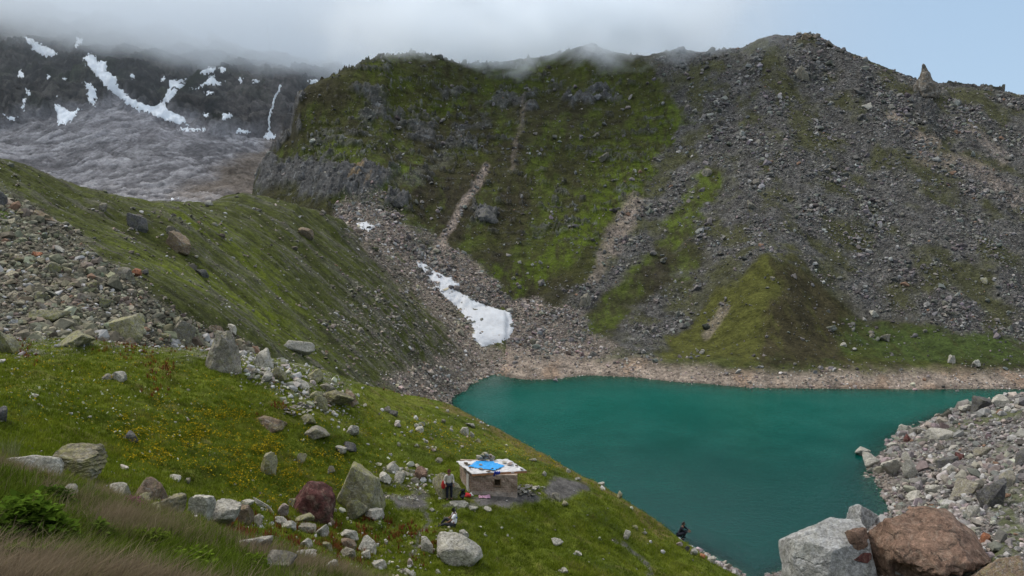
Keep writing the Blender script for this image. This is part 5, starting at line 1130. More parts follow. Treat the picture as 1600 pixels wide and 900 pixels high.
cc = mixc(nt, ramp(nt, n1.outputs[0], [(.48, 0), (.62, .75)]), cc, (.35, .275, .22)); cc = mixc(nt, ramp(nt, n1.outputs[0], [(.25, .7), (.4, 0)]), cc, (.20, .10, .06))
low = ramp(nt, sep.outputs[2], [(.18, 1), (.34, 0)]); cc = mixc(nt, math_(nt, 'MULTIPLY', math_(nt, 'MULTIPLY', low, n1.outputs[0]), .9), cc, (.40, .36, .33))
bsdf(nt, out, cc, .95, .1, bump(nt, math_(nt, 'ADD', bk.outputs['Fac'], math_(nt, 'MULTIPLY', n2.outputs[0], -.8)), .8, -.04)); M_wall = m
M_roof = plain_mat('hut_roof_sheet', (.47, .46, .46), .7, .2, .38, 3.2, .2, .02); M_fasc = plain_mat('rusty_roof_edge', (.33, .16, .08), .8, .2, .35, 9)
M_darkin = plain_mat('dark_opening', (.055, .038, .026), .95, .05, .3, 6); M_wood = plain_mat('weathered_wood', (.16, .11, .075), .85, .15, .4, 12)
M_blue = plain_mat('blue_tarpaulin', (.02, .27, .62), .45, .35, .12, 6, .5, .05); M_navy = plain_mat('blue_cloth', (.03, .06, .40), .7, .2, .25, 8)
th = .22
# walls as parts; the front one has a niche-like window
wx0, wx1 = 1.28, 1.62; wz0, wz1 = .58, .98
bm = bmesh.new()
def add_box(bm, lo, hi):
    r_ = bmesh.ops.create_cube(bm, size=1)
    for q in r_['verts']: q.co = Vector([lo[i] + (hi[i] - lo[i]) * (q.co[i] + .5) for i in range(3)])
for lo, hi in (((0, 0, -.15), (wx0, th, HT)), ((wx1, 0, -.15), (Wd, th, HT)), ((wx0, 0, -.15), (wx1, th, wz0)), ((wx0, 0, wz1), (wx1, th, HT))): add_box(bm, lo, hi)
bmesh.ops.remove_doubles(bm, verts=bm.verts[:], dist=1e-4)
bmesh.ops.subdivide_edges(bm, edges=bm.edges[:], cuts=6, use_grid_fill=True)
for q in bm.verts:
    if q.co.y < .01: q.co.y -= .045 + .06 * noise3(np.array([[q.co.x * 4, 0, q.co.z * 6]]), 3)[0] + (.09 * max(0, .25 - q.co.z))
me = bpy.data.meshes.new('wall'); bm.to_mesh(me); bm.free(); link('wall', me, M_wall, hut)['label'] = 'front wall of brown stone with small window'
SH_ = Matrix.Identity(4); SH_[0][1] = shear / Dp          # the side walls run back along the photo's slant
dz_ = .0
wl = box_mesh('wall', (0, th + .003, -.15), (th, Dp - th - .003, HT + .05), M_wall, hut, 4, .05, 5, None, 'left wall of grey stone', .01, SH_)
wr_ = box_mesh('wall', (Wd - th, th + .003, -.15), (Wd, Dp - th - .003, HT + .05), M_wall, hut, 3, .04, 6, None, None, .01, SH_)
wb_ = box_mesh('wall', (0, Dp - th, -.15), (Wd, Dp, HT + .1), M_wall, hut, 3, .04, 7, None, None, .01, SH_)
door = box_mesh('door', (-.045, .30, -.02), (-.005, .72, 1.04), M_wood, hut, 0, 0, 1, None, 'narrow pale side door'); door.data.transform(SH_); door.data.materials[0] = plain_mat('pale_door_boards', (.38, .36, .34), .85, .15, .4, 10)
win = box_mesh('window', (wx0 + .02, .10, wz0 + .02), (wx1 - .02, .13, wz1 - .02), M_darkin, hut, 0, 0, 1, None, 'small dark front window')
bm = bmesh.new()
for lo, hi in (((wx0 - .05, -.075, wz0 - .05), (wx0 + .015, .05, wz1 + .05)), ((wx1 - .015, -.075, wz0 - .05), (wx1 + .05, .05, wz1 + .05)), ((wx0 + .018, -.072, wz1 - .012), (wx1 - .018, .05, wz1 + .045)), ((wx0 + .018, -.072, wz0 - .048), (wx1 - .018, .05, wz0 + .012))): add_box(bm, lo, hi)
me = bpy.data.meshes.new('window_frame'); bm.to_mesh(me); bm.free(); link('window_frame', me, M_wood, win)
# roof slab: front edge higher on the left like the photo, back raised slightly
r_c = [at_z(q[0], q[1], 0) for q in ()]
inv = Matrix.Translation(Vector(fl)) @ Matrix.Rotation(rotz, 4, 'Z'); inv = inv.inverted()
def on_plane(u_, v_, z_): return inv @ Vector(tuple(at_z(u_, v_, z_)))
RZ = ZH + HT + .03
cor = [on_plane(737.5, 742.5, RZ), on_plane(823, 737.5, RZ), on_plane(793, 719, RZ + .10), on_plane(713, 722.5, RZ + .10)]
print('roof corners', [tuple(round(x, 2) for x in q) for q in cor])
def roof_pt(s, t, dz=0.0):
    p = (cor[0] * (1 - s) + cor[1] * s) * (1 - t) + (cor[3] * (1 - s) + cor[2] * s) * t
    return p + Vector((0, 0, dz))
ns_, nt_ = 22, 16; vt = []; 
for j in range(nt_):
    for i in range(ns_):
        s, t = i / (ns_ - 1), j / (nt_ - 1); w1 = .022 * noise2(np.array([s * 5.0]), np.array([t * 4.0]), 4)[0]
        ex_ = .03 * noise2(np.array([s * 6.0]), np.array([t * 6.0]), 7)[0] if (i in (0, ns_ - 1) or j in (0, nt_ - 1)) else 0
        vt.append(roof_pt(s + ex_, t + ex_, .07 + w1 + .02 * math.sin(s * 40)))
nv = len(vt); vt += [Vector((q.x, q.y, q.z - .055)) for q in vt]
gf = [tuple(x) for x in grid_faces(nt_, ns_)]; fcs = gf + [tuple(k + nv for k in reversed(f)) for f in gf]
bd_ = [i for i in range(ns_)] + [ns_ * (j + 1) - 1 for j in range(1, nt_)] + [ns_ * (nt_ - 1) + i for i in range(ns_ - 2, -1, -1)] + [ns_ * j for j in range(nt_ - 2, 0, -1)]
for a in range(len(bd_)): p_, q_ = bd_[a], bd_[(a + 1) % len(bd_)]; fcs.append((q_, p_, p_ + nv, q_ + nv))
roof = link('roof', mesh_np('roof', np.array(vt), np.array(fcs)), M_roof, hut); roof['label'] = 'pale flat sheet roof'
fa = []
for s0, s1, t0, t1, off in ((.01, .99, .0, .0, -.025), (.0, .0, .01, .99, 0)):
    pass
bm = bmesh.new()
for i in range(24):
    s = i / 23
    for dy_, dz2 in ((-.03, .075), (-.03, -.045 - .015 * math.sin(i * 1.7)), (.05, -.045), (.05, .01)):
        p = roof_pt(s, 0, 0); bm.verts.new(p + Vector((0, dy_, dz2)))
bm.verts.ensure_lookup_table()
for i in range(23):
    for k in range(4): bm.faces.new((bm.verts[i * 4 + k], bm.verts[i * 4 + (k + 1) % 4], bm.verts[i * 4 + 4 + (k + 1) % 4], bm.verts[i * 4 + 4 + k]))
me = bpy.data.meshes.new('roof_edge'); bm.to_mesh(me); bm.free(); link('roof_edge', me, M_fasc, roof)['label'] = 'rusty orange front edge of roof'
# blue tarpaulin on the roof
HM = Matrix.Translation(Vector(fl)) @ Matrix.Rotation(rotz, 4, 'Z')
def st_of(u_, v_):          # photo point on the roof -> roof coordinates
    best = None
    for s in np.linspace(0, 1, 81):
        for t in np.linspace(0, 1, 61):
            w_ = HM @ roof_pt(s, t, .1); a_, b_, _ = proj(w_.x, w_.y, w_.z); e_ = (a_ - u_) ** 2 + (b_ - v_) ** 2
            if best is None or e_ < best[0]: best = (e_, s, t)
    return best[1], best[2]
ol = [st_of(*q) for q in ((730, 729.5), (743, 721), (768, 721), (792, 729), (772, 736.5), (750, 733))]
tarp_root = None
bm = bmesh.new(); gs = 26; vs2 = {}
for i in range(gs):
    for j in range(gs):
        s, t = i / (gs - 1), j / (gs - 1)
        if poly(np.array([s]), np.array([t]), ol, .02)[0] > .45: vs2[i, j] = bm.verts.new(roof_pt(s, t, .14 + .045 * noise2(np.array([s * 13.]), np.array([t * 11.]), 3)[0]))
for (i, j) in list(vs2):
    if all(k in vs2 for k in ((i + 1, j), (i + 1, j + 1), (i, j + 1))): bm.faces.new((vs2[i, j], vs2[i + 1, j], vs2[i + 1, j + 1], vs2[i, j + 1]))
bmesh.ops.delete(bm, geom=[q for q in bm.verts if not q.link_faces], context='VERTS')
bmesh.ops.solidify(bm, geom=bm.faces[:], thickness=.012); bm.transform(HM)
me = bpy.data.meshes.new('tarpaulin'); bm.to_mesh(me); bm.free(); o = link('tarpaulin', me, M_blue); tag(o, 'bright blue tarpaulin spread across the hut roof', 'tarpaulin')
# blue cloth hanging over the front edge
bm = bmesh.new(); s_c = st_of(776, 739)[0]
for k in range(9):
    t = k / 8
    for i in range(7):
        q = (i / 6 - .5); p = roof_pt(s_c + q * (.115 - .03 * abs(t - .3)), 0, 0); drop = .10 + .02 * math.sin(i * 2.2) - max(0, t - .25) * .50 * (1 - .45 * abs(q * 2)); fwd = -.06 - .03 * math.sin(i * 1.8 + t * 3) if t > .25 else .10 - t * .6
        bm.verts.new(p + Vector((.03 * math.sin(t * 5 + i), fwd, drop)))
bm.verts.ensure_lookup_table()
for k in range(8):
    for i in range(6): bm.faces.new((bm.verts[k * 7 + i], bm.verts[k * 7 + i + 1], bm.verts[k * 7 + i + 8], bm.verts[k * 7 + i + 7]))
bmesh.ops.solidify(bm, geom=bm.faces[:], thickness=.01); bm.transform(HM)
me = bpy.data.meshes.new('cloth'); bm.to_mesh(me); bm.free(); tag(link('cloth', me, M_navy), 'dark blue cloth hanging over front edge of the hut roof', 'cloth')
# stones lying on the roof, and the heap at its back edge
bpy.context.view_layer.update()
def roof_stone(u_, v_, wpx, hpx, kind, label, seed, group, lift=0.0):
    s, t = st_of(u_, v_); p = HM @ roof_pt(s, t, .10 + lift); return b(u_, v_, wpx, hpx, kind, label, None, seed=seed, pos=tuple(p), sink=.1, group=group, sub=3, rough=.06)
RG = 'stones weighing down the hut roof'
for i, (u_, v_, w_, h_, k_, lab) in enumerate(((727, 726, 9, 4, 'brown', 'flat brown stone at left back corner of the hut roof'), (732, 728, 6, 3, 'grey', 'grey stone at left edge of the blue tarpaulin'), (735, 733, 6, 3.5, 'brown', 'tan stone on front left of hut roof'),
    (751, 728, 6, 3.5, 'pale', 'white stone in the middle of the blue tarpaulin'), (751, 734, 10, 3, 'grey', 'flat grey stone at lower edge of the blue tarpaulin'), (769, 734, 5, 3, 'grey', 'small grey stone at right lower edge of blue tarpaulin'),
    (797, 727, 12, 3.5, 'pink', 'pinkish flat stone on right half of hut roof'), (789, 724, 9, 3, 'pale', 'pale stone right of the blue tarpaulin'), (807, 729, 5, 3, 'brown', 'small tan stone near right edge of hut roof'), (815, 735, 6, 3, 'grey', 'grey stone at right front corner of hut roof'), (763, 738.5, 9, 2.5, 'brown', 'flat tan stone by the dark blue cloth'))):
    roof_stone(u_, v_, w_, h_, k_, lab, 500 + i, RG)
rr = np.random.default_rng(5); HG = 'stones heaped at the back of the hut roof'
heap = []
for i in range(34):
    q = rr.normal(0, .33); u_ = 768 + q * 24 + rr.normal(0, 3); lvl = max(0, 1 - abs(q) * 1.5) * rr.uniform(0, 1); heap.append((u_, lvl, rr.uniform(6, 12)))
heap.sort(key=lambda q: q[0])
for i, (u_, lvl, w_) in enumerate(heap):
    s = .33 + (u_ - 748) / 40 * .42; p = HM @ roof_pt(s, .90 + rr.uniform(-.05, .06), .09 + lvl * .42)
    kd = ['pale', 'pale', 'brown', 'pink', 'pale', 'lich'][int(rr.integers(0, 6))]
    b(u_, 715, w_, w_ * .55, kd, 'one of the pale and brown stones heaped at back of hut roof', None, seed=560 + i, pos=tuple(p), sink=.1, group=HG, sub=3, tilt=float(rr.normal(0, 14)))
# loose slates stacked at the right end of the hut, and the slate heap on the hill
def slate_pile(n, px, wpx, hpx, seed, group, label, tall, cl):
    r_ = np.random.default_rng(seed)
    for i in range(n):
        u_ = px[0] + r_.uniform(-.5, .5) * wpx; v_ = px[1] + r_.uniform(-.5, .5) * hpx; loc, nor, _, s = hit(u_, v_, [oB]); k = depth_of(loc) / F
        w_ = r_.uniform(.55, 1.0) * cl * k; bm = bmesh.new(); vs3 = []; n6 = 6; a0 = r_.uniform(0, 6)
        rad = r_.uniform(.6, 1, n6)
        for z_ in (0, w_ * r_.uniform(.10, .2)):
            for q in range(n6): vs3.append(bm.verts.new((math.cos(a0 + q * 1.047) * w_ * .6 * rad[q], math.sin(a0 + q * 1.047) * w_ * .45 * rad[q], z_)))
        bmesh.ops.convex_hull(bm, input=bm.verts[:]); bmesh.ops.bevel(bm, geom=bm.edges[:], offset=.008, segments=1, affect='EDGES')
        me = bpy.data.meshes.new('slate'); bm.to_mesh(me); bm.free(); t_c = MATS['pale'][1] if r_.uniform() < .45 else MATS['grey'][1] if r_.uniform() < .6 else (.10, .095, .095)
        a = me.color_attributes.new('Col', 'FLOAT_COLOR', 'POINT'); a.data.foreach_set('color', np.tile(np.array((*(np.array(t_c) * r_.uniform(.75, 1.2)), 1), np.float32), len(me.vertices)))
        o = link('slate', me, M_grey); o.location = loc + Vector((0, 0, tall * r_.uniform(0, 1) * (1 - 1.6 * abs(u_ - px[0]) / wpx))); o.rotation_euler = (r_.normal(0, .22), r_.normal(0, .22), r_.uniform(0, 6.28)); tag(o, label, 'slate', group)
slate_pile(34, (826, 768), 36, 17, 41, 'slates stacked right of the hut', 'one of the flat slates stacked against right end of hut', .30, 11)
slate_pile(44, (464, 642), 46, 20, 43, 'slates in the heap on the hill', 'one of the dark and pale slates in heap on grass slope', .26, 9)
for i, (u_, v_, w_, h_, k_, lab) in enumerate(((842, 761, 7, 5, 'pale', 'pale stone left of two by slates on dark soil'), (848, 762, 9, 4, 'pale', 'bright white stone right of two by slates on dark soil'), (868, 777, 18, 9, 'grey', 'grey slab on grass right of the slates', ), (882, 788, 14, 8, 'lich', 'lichen slab lower right of the slates'))):
    b(u_, v_, w_, h_, k_, lab, None, seed=620 + i, tilt=12, sub=3)

# ================================================================== people
def skin_mesh(name, joints, edges, root, sub=2, subdiv=2, smooth=True):
    me = bpy.data.meshes.new(name + '_skeleton'); keys = list(joints); me.from_pydata([joints[k][0] for k in keys], [(keys.index(a), keys.index(c_)) for a, c_ in edges], [])
    o = bpy.data.objects.new(name + '_skeleton', me); col.objects.link(o)
    md = o.modifiers.new('skin', 'SKIN'); md.use_smooth_shade = True; md.branch_smoothing = .4
    for i, k in enumerate(keys):
        r_ = joints[k][1]; r_ = r_ if isinstance(r_, tuple) else (r_, r_); me.skin_vertices[0].data[i].radius = r_; me.skin_vertices[0].data[i].use_root = (k == root)
    sb = o.modifiers.new('sub', 'SUBSURF'); sb.levels = subdiv; sb.render_levels = subdiv
    dg = bpy.context.evaluated_depsgraph_get(); dg.update(); new = bpy.data.meshes.new_from_object(o.evaluated_get(dg)); bpy.data.objects.remove(o); new.name = name; return new
M_skin = plain_mat('skin', (.20, .10, .062), .6, .3, .08, 20, .05, .003); M_hair = plain_mat('black_hair', (.012, .010, .009), .55, .3, .2, 60); M_hairb = plain_mat('brown_cap_hair', (.10, .035, .025), .8, .2, .2, 40)
M_eye = plain_mat('eye', (.03, .02, .02), .3, .5, .05, 5)
def V(*a): return Vector(a)
def lerpV(a, c_, t): return a + (c_ - a) * t
def person(label, loc, rotz, P_, mats, hairmat, scale=1.0):
    """P_: named joints in metres (figure faces -y); one continuous skinned body, clothing and hair as children"""
    root = thing('person', label, 'person', loc, rotz); root.scale = (scale,) * 3
    J = {}; E_ = []
    hd = P_['head']; nk = P_['neck']; face = P_.get('face', V(0, -1, 0)).normalized()
    upv = (hd - nk).normalized()
    J['pelvis'] = (P_['pelvis'], (.135, .10)); J['waist'] = (lerpV(P_['pelvis'], P_['chest'], .5), (.125, .09)); J['chest'] = (P_['chest'], (.15, .10)); J['neck0'] = (lerpV(P_['chest'], nk, .8), (.07, .065)); J['neck'] = (nk, .052)
    J['jaw'] = (nk + upv * .07 + face * .02, .062); J['skull'] = (nk + upv * .145, (.082, .092)); J['crown'] = (nk + upv * .205, .062); J['nose'] = (nk + upv * .115 + face * .105, .014)
    E_ += [('pelvis', 'waist'), ('waist', 'chest'), ('chest', 'neck0'), ('neck0', 'neck'), ('neck', 'jaw'), ('jaw', 'skull'), ('skull', 'crown'), ('skull', 'nose')]
    for sd_ in ('l', 'r'):
        sh, el, wr2, hn = P_['shoulder_' + sd_], P_['elbow_' + sd_], P_['wrist_' + sd_], P_['hand_' + sd_]
        J['sh' + sd_] = (sh, .062); J['el' + sd_] = (el, .043); J['fa' + sd_] = (lerpV(el, wr2, .3), .044); J['wr' + sd_] = (wr2, .028); J['palm' + sd_] = (lerpV(wr2, hn, .45), (.042, .02))
        E_ += [('neck0', 'sh' + sd_), ('sh' + sd_, 'el' + sd_), ('el' + sd_, 'fa' + sd_), ('fa' + sd_, 'wr' + sd_), ('wr' + sd_, 'palm' + sd_)]
        dr_ = (hn - wr2).normalized(); sv = dr_.cross(V(0, -1, 0)); sv = (sv if sv.length > .1 else dr_.cross(V(1, 0, 0))).normalized(); pn = sv.cross(dr_).normalized()
        for f_, (off, ln) in enumerate(((-.032, .062), (-.011, .075), (.011, .072), (.032, .055))):
            b0_ = lerpV(wr2, hn, .9) + sv * off; J[f'f{f_}a{sd_}'] = (b0_, .0095); J[f'f{f_}b{sd_}'] = (b0_ + dr_ * ln * .55 + pn * .008, .0085); J[f'f{f_}c{sd_}'] = (b0_ + dr_ * ln * .9 + pn * .03, .007)
            E_ += [('palm' + sd_, f'f{f_}a{sd_}'), (f'f{f_}a{sd_}', f'f{f_}b{sd_}'), (f'f{f_}b{sd_}', f'f{f_}c{sd_}')]
        tb = lerpV(wr2, hn, .4) - sv * .045; J['t1' + sd_] = (tb + pn * .012, .011); J['t2' + sd_] = (tb + dr_ * .04 - sv * .012 + pn * .03, .009); E_ += [('palm' + sd_, 't1' + sd_), ('t1' + sd_, 't2' + sd_)]
        hp_, kn_, an, to = P_['hip_' + sd_], P_['knee_' + sd_], P_['ankle_' + sd_], P_['toe_' + sd_]
        J['hip' + sd_] = (hp_, .088); J['th' + sd_] = (lerpV(hp_, kn_, .45), .078); J['kn' + sd_] = (kn_, .055); J['ca' + sd_] = (lerpV(kn_, an, .3), .056); J['an' + sd_] = (an, .038); J['to' + sd_] = (to, (.04, .025))
        E_ += [('pelvis', 'hip' + sd_), ('hip' + sd_, 'th' + sd_), ('th' + sd_, 'kn' + sd_), ('kn' + sd_, 'ca' + sd_), ('ca' + sd_, 'an' + sd_), ('an' + sd_, 'to' + sd_)]
    link('body', skin_mesh('body', J, E_, 'pelvis'), mats['skin'], root)
    g = 1.17
    def sub_fig(name, ks, es, rt, grow, mat_, extra=None):
        jj = {k: (J[k][0], tuple(q * grow + .008 for q in (J[k][1] if isinstance(J[k][1], tuple) else (J[k][1],) * 2))) for k in ks}
        jj.update(extra or {}); return link(name, skin_mesh(name, jj, es, rt), mat_, root)
    top_k = ['pelvis', 'waist', 'chest', 'neck0']; es = [('pelvis', 'waist'), ('waist', 'chest'), ('chest', 'neck0')]; ext = {}
    for sd_ in ('l', 'r'):
        e_ = lerpV(P_['elbow_' + sd_], P_['wrist_' + sd_], .85) if mats.get('long_sleeve') else lerpV(P_['shoulder_' + sd_], P_['elbow_' + sd_], .75)
        top_k += ['sh' + sd_]; es += [('neck0', 'sh' + sd_)]
        if mats.get('long_sleeve'): top_k += ['el' + sd_]; es += [('sh' + sd_, 'el' + sd_)]; ext['cuff' + sd_] = (e_, .046); es += [('el' + sd_, 'cuff' + sd_)]
        else: ext['cuff' + sd_] = (e_, .066); es += [('sh' + sd_, 'cuff' + sd_)]
    sub_fig('shirt', top_k, es, 'chest', 1.13, mats['top'], ext)
    bk_ = ['pelvis']; es = []
    for sd_ in ('l', 'r'): bk_ += [q + sd_ for q in ('hip', 'th', 'kn', 'ca')]; es += [('pelvis', 'hip' + sd_), ('hip' + sd_, 'th' + sd_), ('th' + sd_, 'kn' + sd_), ('kn' + sd_, 'ca' + sd_)]
    ext = {'hem' + sd_: (lerpV(P_['knee_' + sd_], P_['ankle_' + sd_], .93), .055) for sd_ in ('l', 'r')}; es += [('ca' + sd_, 'hem' + sd_) for sd_ in ('l', 'r')]
    sub_fig('trousers', bk_, es, 'pelvis', 1.12, mats['bottom'], ext)
    for sd_ in ('l', 'r'):
        a_, t2 = P_['ankle_' + sd_], P_['toe_' + sd_]; dn = V(0, 0, -.02)
        jj = {'heel': (a_ - (t2 - a_) * .25 + dn, .045), 'mid': (lerpV(a_, t2, .5) + dn, .048), 'toe': (t2 + dn * .3, .042)}
        link('shoe', skin_mesh('shoe', jj, [('heel', 'mid'), ('mid', 'toe')], 'mid'), mats['shoe'], root)
    bk2 = -face
    jj = {'a': (nk + upv * .10 + bk2 * .055, .062), 'b': (nk + upv * .175 + bk2 * .035, .084), 'c': (nk + upv * .225 + face * .025, .062), 'd': (nk + upv * .215 + face * .07, .03)}
    link('hair', skin_mesh('hair', jj, [('a', 'b'), ('b', 'c'), ('c', 'd')], 'b'), hairmat, root)
    sv = face.cross(upv).normalized()
    for k in (-1, 1):
        bm = bmesh.new(); bmesh.ops.create_uvsphere(bm, u_segments=8, v_segments=6, radius=.012); me = bpy.data.meshes.new('eye'); bm.to_mesh(me); bm.free(); e_ = link('eye', me, M_eye, root); e_.location = nk + upv * .14 + face * .082 + sv * .032 * k
        bm = bmesh.new(); bmesh.ops.create_uvsphere(bm, u_segments=10, v_segments=8, radius=.028); me = bpy.data.meshes.new('ear'); bm.to_mesh(me); bm.free(); e_ = link('ear', me, mats['skin'], root); e_.scale = (.35, .7, 1.1); e_.location = nk + upv * .13 + sv * .085 * k
    return root
def smat(name, c_, **k): return plain_mat(name, c_, .85, .15, .22, 14, .4, .02)
# standing man in pale jacket, dark trousers, seen from the front beside the boulder
gs = hit(702, 781, [oB])[0]
st_p = dict(pelvis=V(0, 0, .93), chest=V(0, .02, 1.28), neck=V(0, .02, 1.47), head=V(0, 0, 1.64), shoulder_l=V(.19, .02, 1.40), shoulder_r=V(-.19, .02, 1.40), elbow_l=V(.26, .04, 1.12), wrist_l=V(.22, -.12, .92), hand_l=V(.21, -.17, .84), elbow_r=V(-.27, .03, 1.13), wrist_r=V(-.25, -.14, .96), hand_r=V(-.245, -.20, .89),
            hip_l=V(.10, 0, .90), hip_r=V(-.10, 0, .90), knee_l=V(.115, -.03, .49), knee_r=V(-.11, -.01, .49), ankle_l=V(.12, .02, .08), ankle_r=V(-.12, .03, .08), toe_l=V(.15, -.13, .03), toe_r=V(-.16, -.12, .03))
M_black = smat('dark_trouser_cloth', (.018, .020, .032))
pp = person('person standing left of the hut in pale jacket and dark trousers', gs + Vector((0, 0, -.01)), R(20), st_p, dict(skin=M_skin, top=smat('pale_jacket_cloth', (.48, .44, .40)), bottom=M_black, shoe=M_black, long_sleeve=True), M_hairb, .95)
bm = bmesh.new()           # red garment held at the man's side
for k in range(8):
    t = k / 7
    for i in range(10):
        a_ = i / 10 * 6.283; rr_ = .035 + .075 * math.sin(t * 2.6); bm.verts.new((math.cos(a_) * rr_ * (1 + .25 * math.sin(3 * a_)), math.sin(a_) * rr_ * .6, -t * .42))
bm.verts.ensure_lookup_table()
for k in range(7):
    for i in range(10): bm.faces.new((bm.verts[k * 10 + i], bm.verts[k * 10 + (i + 1) % 10], bm.verts[k * 10 + 10 + (i + 1) % 10], bm.verts[k * 10 + 10 + i]))
bmesh.ops.contextual_create(bm, geom=[bm.verts[i] for i in range(10)]); bmesh.ops.contextual_create(bm, geom=[bm.verts[70 + i] for i in range(10)])
me = bpy.data.meshes.new('red_jacket'); bm.to_mesh(me); bm.free(); o = link('red_jacket', me, smat('red_cloth', (.40, .03, .03))); o.location = gs + Vector((-.30, -.12, 1.08)); tag(o, 'red garment held at the side of the standing person', 'jacket')
# seated man in white T-shirt seen from behind, legs out to the left
gs2 = hit(709, 823, [oB])[0]
se_p = dict(pelvis=V(0, 0, .14), chest=V(.05, .10, .50), neck=V(.02, .08, .69), head=V(-.01, .05, .86), face=V(-.75, .62, -.1), shoulder_l=V(.05, -.09, .62), shoulder_r=V(.01, .28, .62), elbow_l=V(-.12, -.16, .40), wrist_l=V(-.30, -.10, .28), hand_l=V(-.37, -.07, .26), elbow_r=V(-.14, .34, .42), wrist_r=V(-.33, .24, .30), hand_r=V(-.40, .22, .28),
            hip_l=V(-.04, -.11, .13), hip_r=V(-.04, .12, .13), knee_l=V(-.42, -.17, .24), knee_r=V(-.40, .22, .36), ankle_l=V(-.80, -.14, .07), ankle_r=V(-.66, .20, .07), toe_l=V(-.93, -.12, .13), toe_r=V(-.80, .20, .09))
M_white = smat('white_shirt_cloth', (.72, .72, .74)); M_dk2 = smat('charcoal_trouser_cloth', (.030, .032, .036))
p2 = person('person sitting on grass below the hut in white T-shirt, seen from behind', gs2 + Vector((0, 0, -.02)), R(0), se_p, dict(skin=M_skin, top=M_white, bottom=M_dk2, shoe=M_dk2), M_hair, 1.0)
bm = bmesh.new(); bmesh.ops.create_circle(bm, cap_ends=True, segments=14, radius=.045); bmesh.ops.solidify(bm, geom=bm.faces[:], thickness=.004); me = bpy.data.meshes.new('emblem'); bm.to_mesh(me); bm.free()
em = link('emblem', me, smat('blue_print', (.05, .09, .35)), [c_ for c_ in p2.children if c_.name.startswith('shirt')][0]); em.location = (.16, -.04, .50); em.rotation_euler = (R(90), 0, R(50))
# crouching figure in dark clothes at the water's edge
gs3 = hit(1060, 848, None)[0]
cr_p = dict(pelvis=V(0, .02, .26), chest=V(0, -.12, .60), neck=V(0, -.19, .78), head=V(0, -.22, .95), shoulder_l=V(.19, -.13, .70), shoulder_r=V(-.19, -.13, .70), elbow_l=V(.24, -.36, .54), wrist_l=V(.12, -.52, .52), hand_l=V(.08, -.58, .51), elbow_r=V(-.24, -.36, .54), wrist_r=V(-.12, -.52, .52), hand_r=V(-.08, -.58, .51),
            hip_l=V(.11, 0, .26), hip_r=V(-.11, 0, .26), knee_l=V(.17, -.40, .46), knee_r=V(-.17, -.40, .46), ankle_l=V(.14, -.16, .07), ankle_r=V(-.14, -.16, .07), toe_l=V(.16, -.33, .03), toe_r=V(-.16, -.33, .03))
bo = [q[0] for q in BOULDERS if q[4] == 'the pinkish rock under crouching person'][0]
p3 = person('person in dark clothes crouching on stones at the water edge', bo.location + Vector((0, .1, .45)), R(65), cr_p, dict(skin=M_skin, top=smat('dark_jacket_cloth', (.014, .016, .024)), bottom=M_black, shoe=M_black, long_sleeve=True), M_hair, 1.05)
# backpack, red bag and pink cloth by the hut
pk = hit(722, 780, [oB])[0]; bpk = thing('backpack', 'black backpack leaning near left front corner of hut', 'backpack', pk, R(15)); M_bag = smat('black_bag_cloth', (.012, .012, .015))
def soft_box(name, c_, s_, m, parent, seed=0):
    P_ = facet_rock(700 + seed, 3, 3, 7, .02, 1.0) * np.array(s_) * .5 + np.array(c_); return link(name, mesh_np(name, P_, ico(3)[1], None, True), m, parent)
soft_box('pack_body', (0, 0, .24), (.40, .28, .50), M_bag, bpk, 1); soft_box('top_flap', (0, .01, .50), (.36, .27, .12), M_bag, bpk, 2); soft_box('front_pocket', (0, -.15, .18), (.28, .10, .24), smat('grey_bag_cloth', (.05, .05, .06)), bpk, 3)
for k in (-1, 1):
    jj = {'a': (V(.10 * k, .14, .46), .02), 'b': (V(.13 * k, .24, .32), .02), 'c': (V(.11 * k, .14, .10), .016)}; link('strap', skin_mesh('strap', jj, [('a', 'b'), ('b', 'c')], 'b', 1, 1), M_bag, bpk)
pk2 = hit(730, 777, [oB])[0]; P_ = facet_rock(733, 3, 5, 8, .12) * np.array([.22, .17, .12]); o = link('red_bag', mesh_np('red_bag', P_, ico(3)[1]), smat('red_bag_cloth', (.42, .03, .035))); o.location = pk2 + Vector((0, 0, .14)); tag(o, 'crumpled red bag beside the black backpack', 'bag')
pk3 = hit(735, 774, [oB])[0]; P_ = facet_rock(737, 3, 5, 8, .12) * np.array([.20, .16, .10]); o = link('white_bag', mesh_np('white_bag', P_, ico(3)[1]), smat('white_bag_cloth', (.6, .6, .6))); o.location = pk3 + Vector((0, -.05, .09)); tag(o, 'small white bag at corner of the hut wall', 'bag')
pk4 = hit(757, 777.5, [oB])[0]; bm = bmesh.new(); bmesh.ops.create_grid(bm, x_segments=16, y_segments=8, size=.5)
for q in bm.verts: q.co = Vector((q.co.x * .62, q.co.y * .36, .07 + .05 * noise3(np.array([[q.co.x * 7, q.co.y * 7, 0]]), 12)[0] - .08 * abs(q.co.x) ** 2))
bmesh.ops.solidify(bm, geom=bm.faces[:], thickness=.02); me = bpy.data.meshes.new('pink_cloth'); bm.to_mesh(me); bm.free(); o = link('pink_cloth', me, smat('pink_cloth_weave', (.45, .26, .36))); o.location = pk4; o.rotation_euler.z = .1; tag(o, 'mauve pink cloth lying on the ground along hut front wall', 'cloth')
print('hut and people', time.time() - T0)
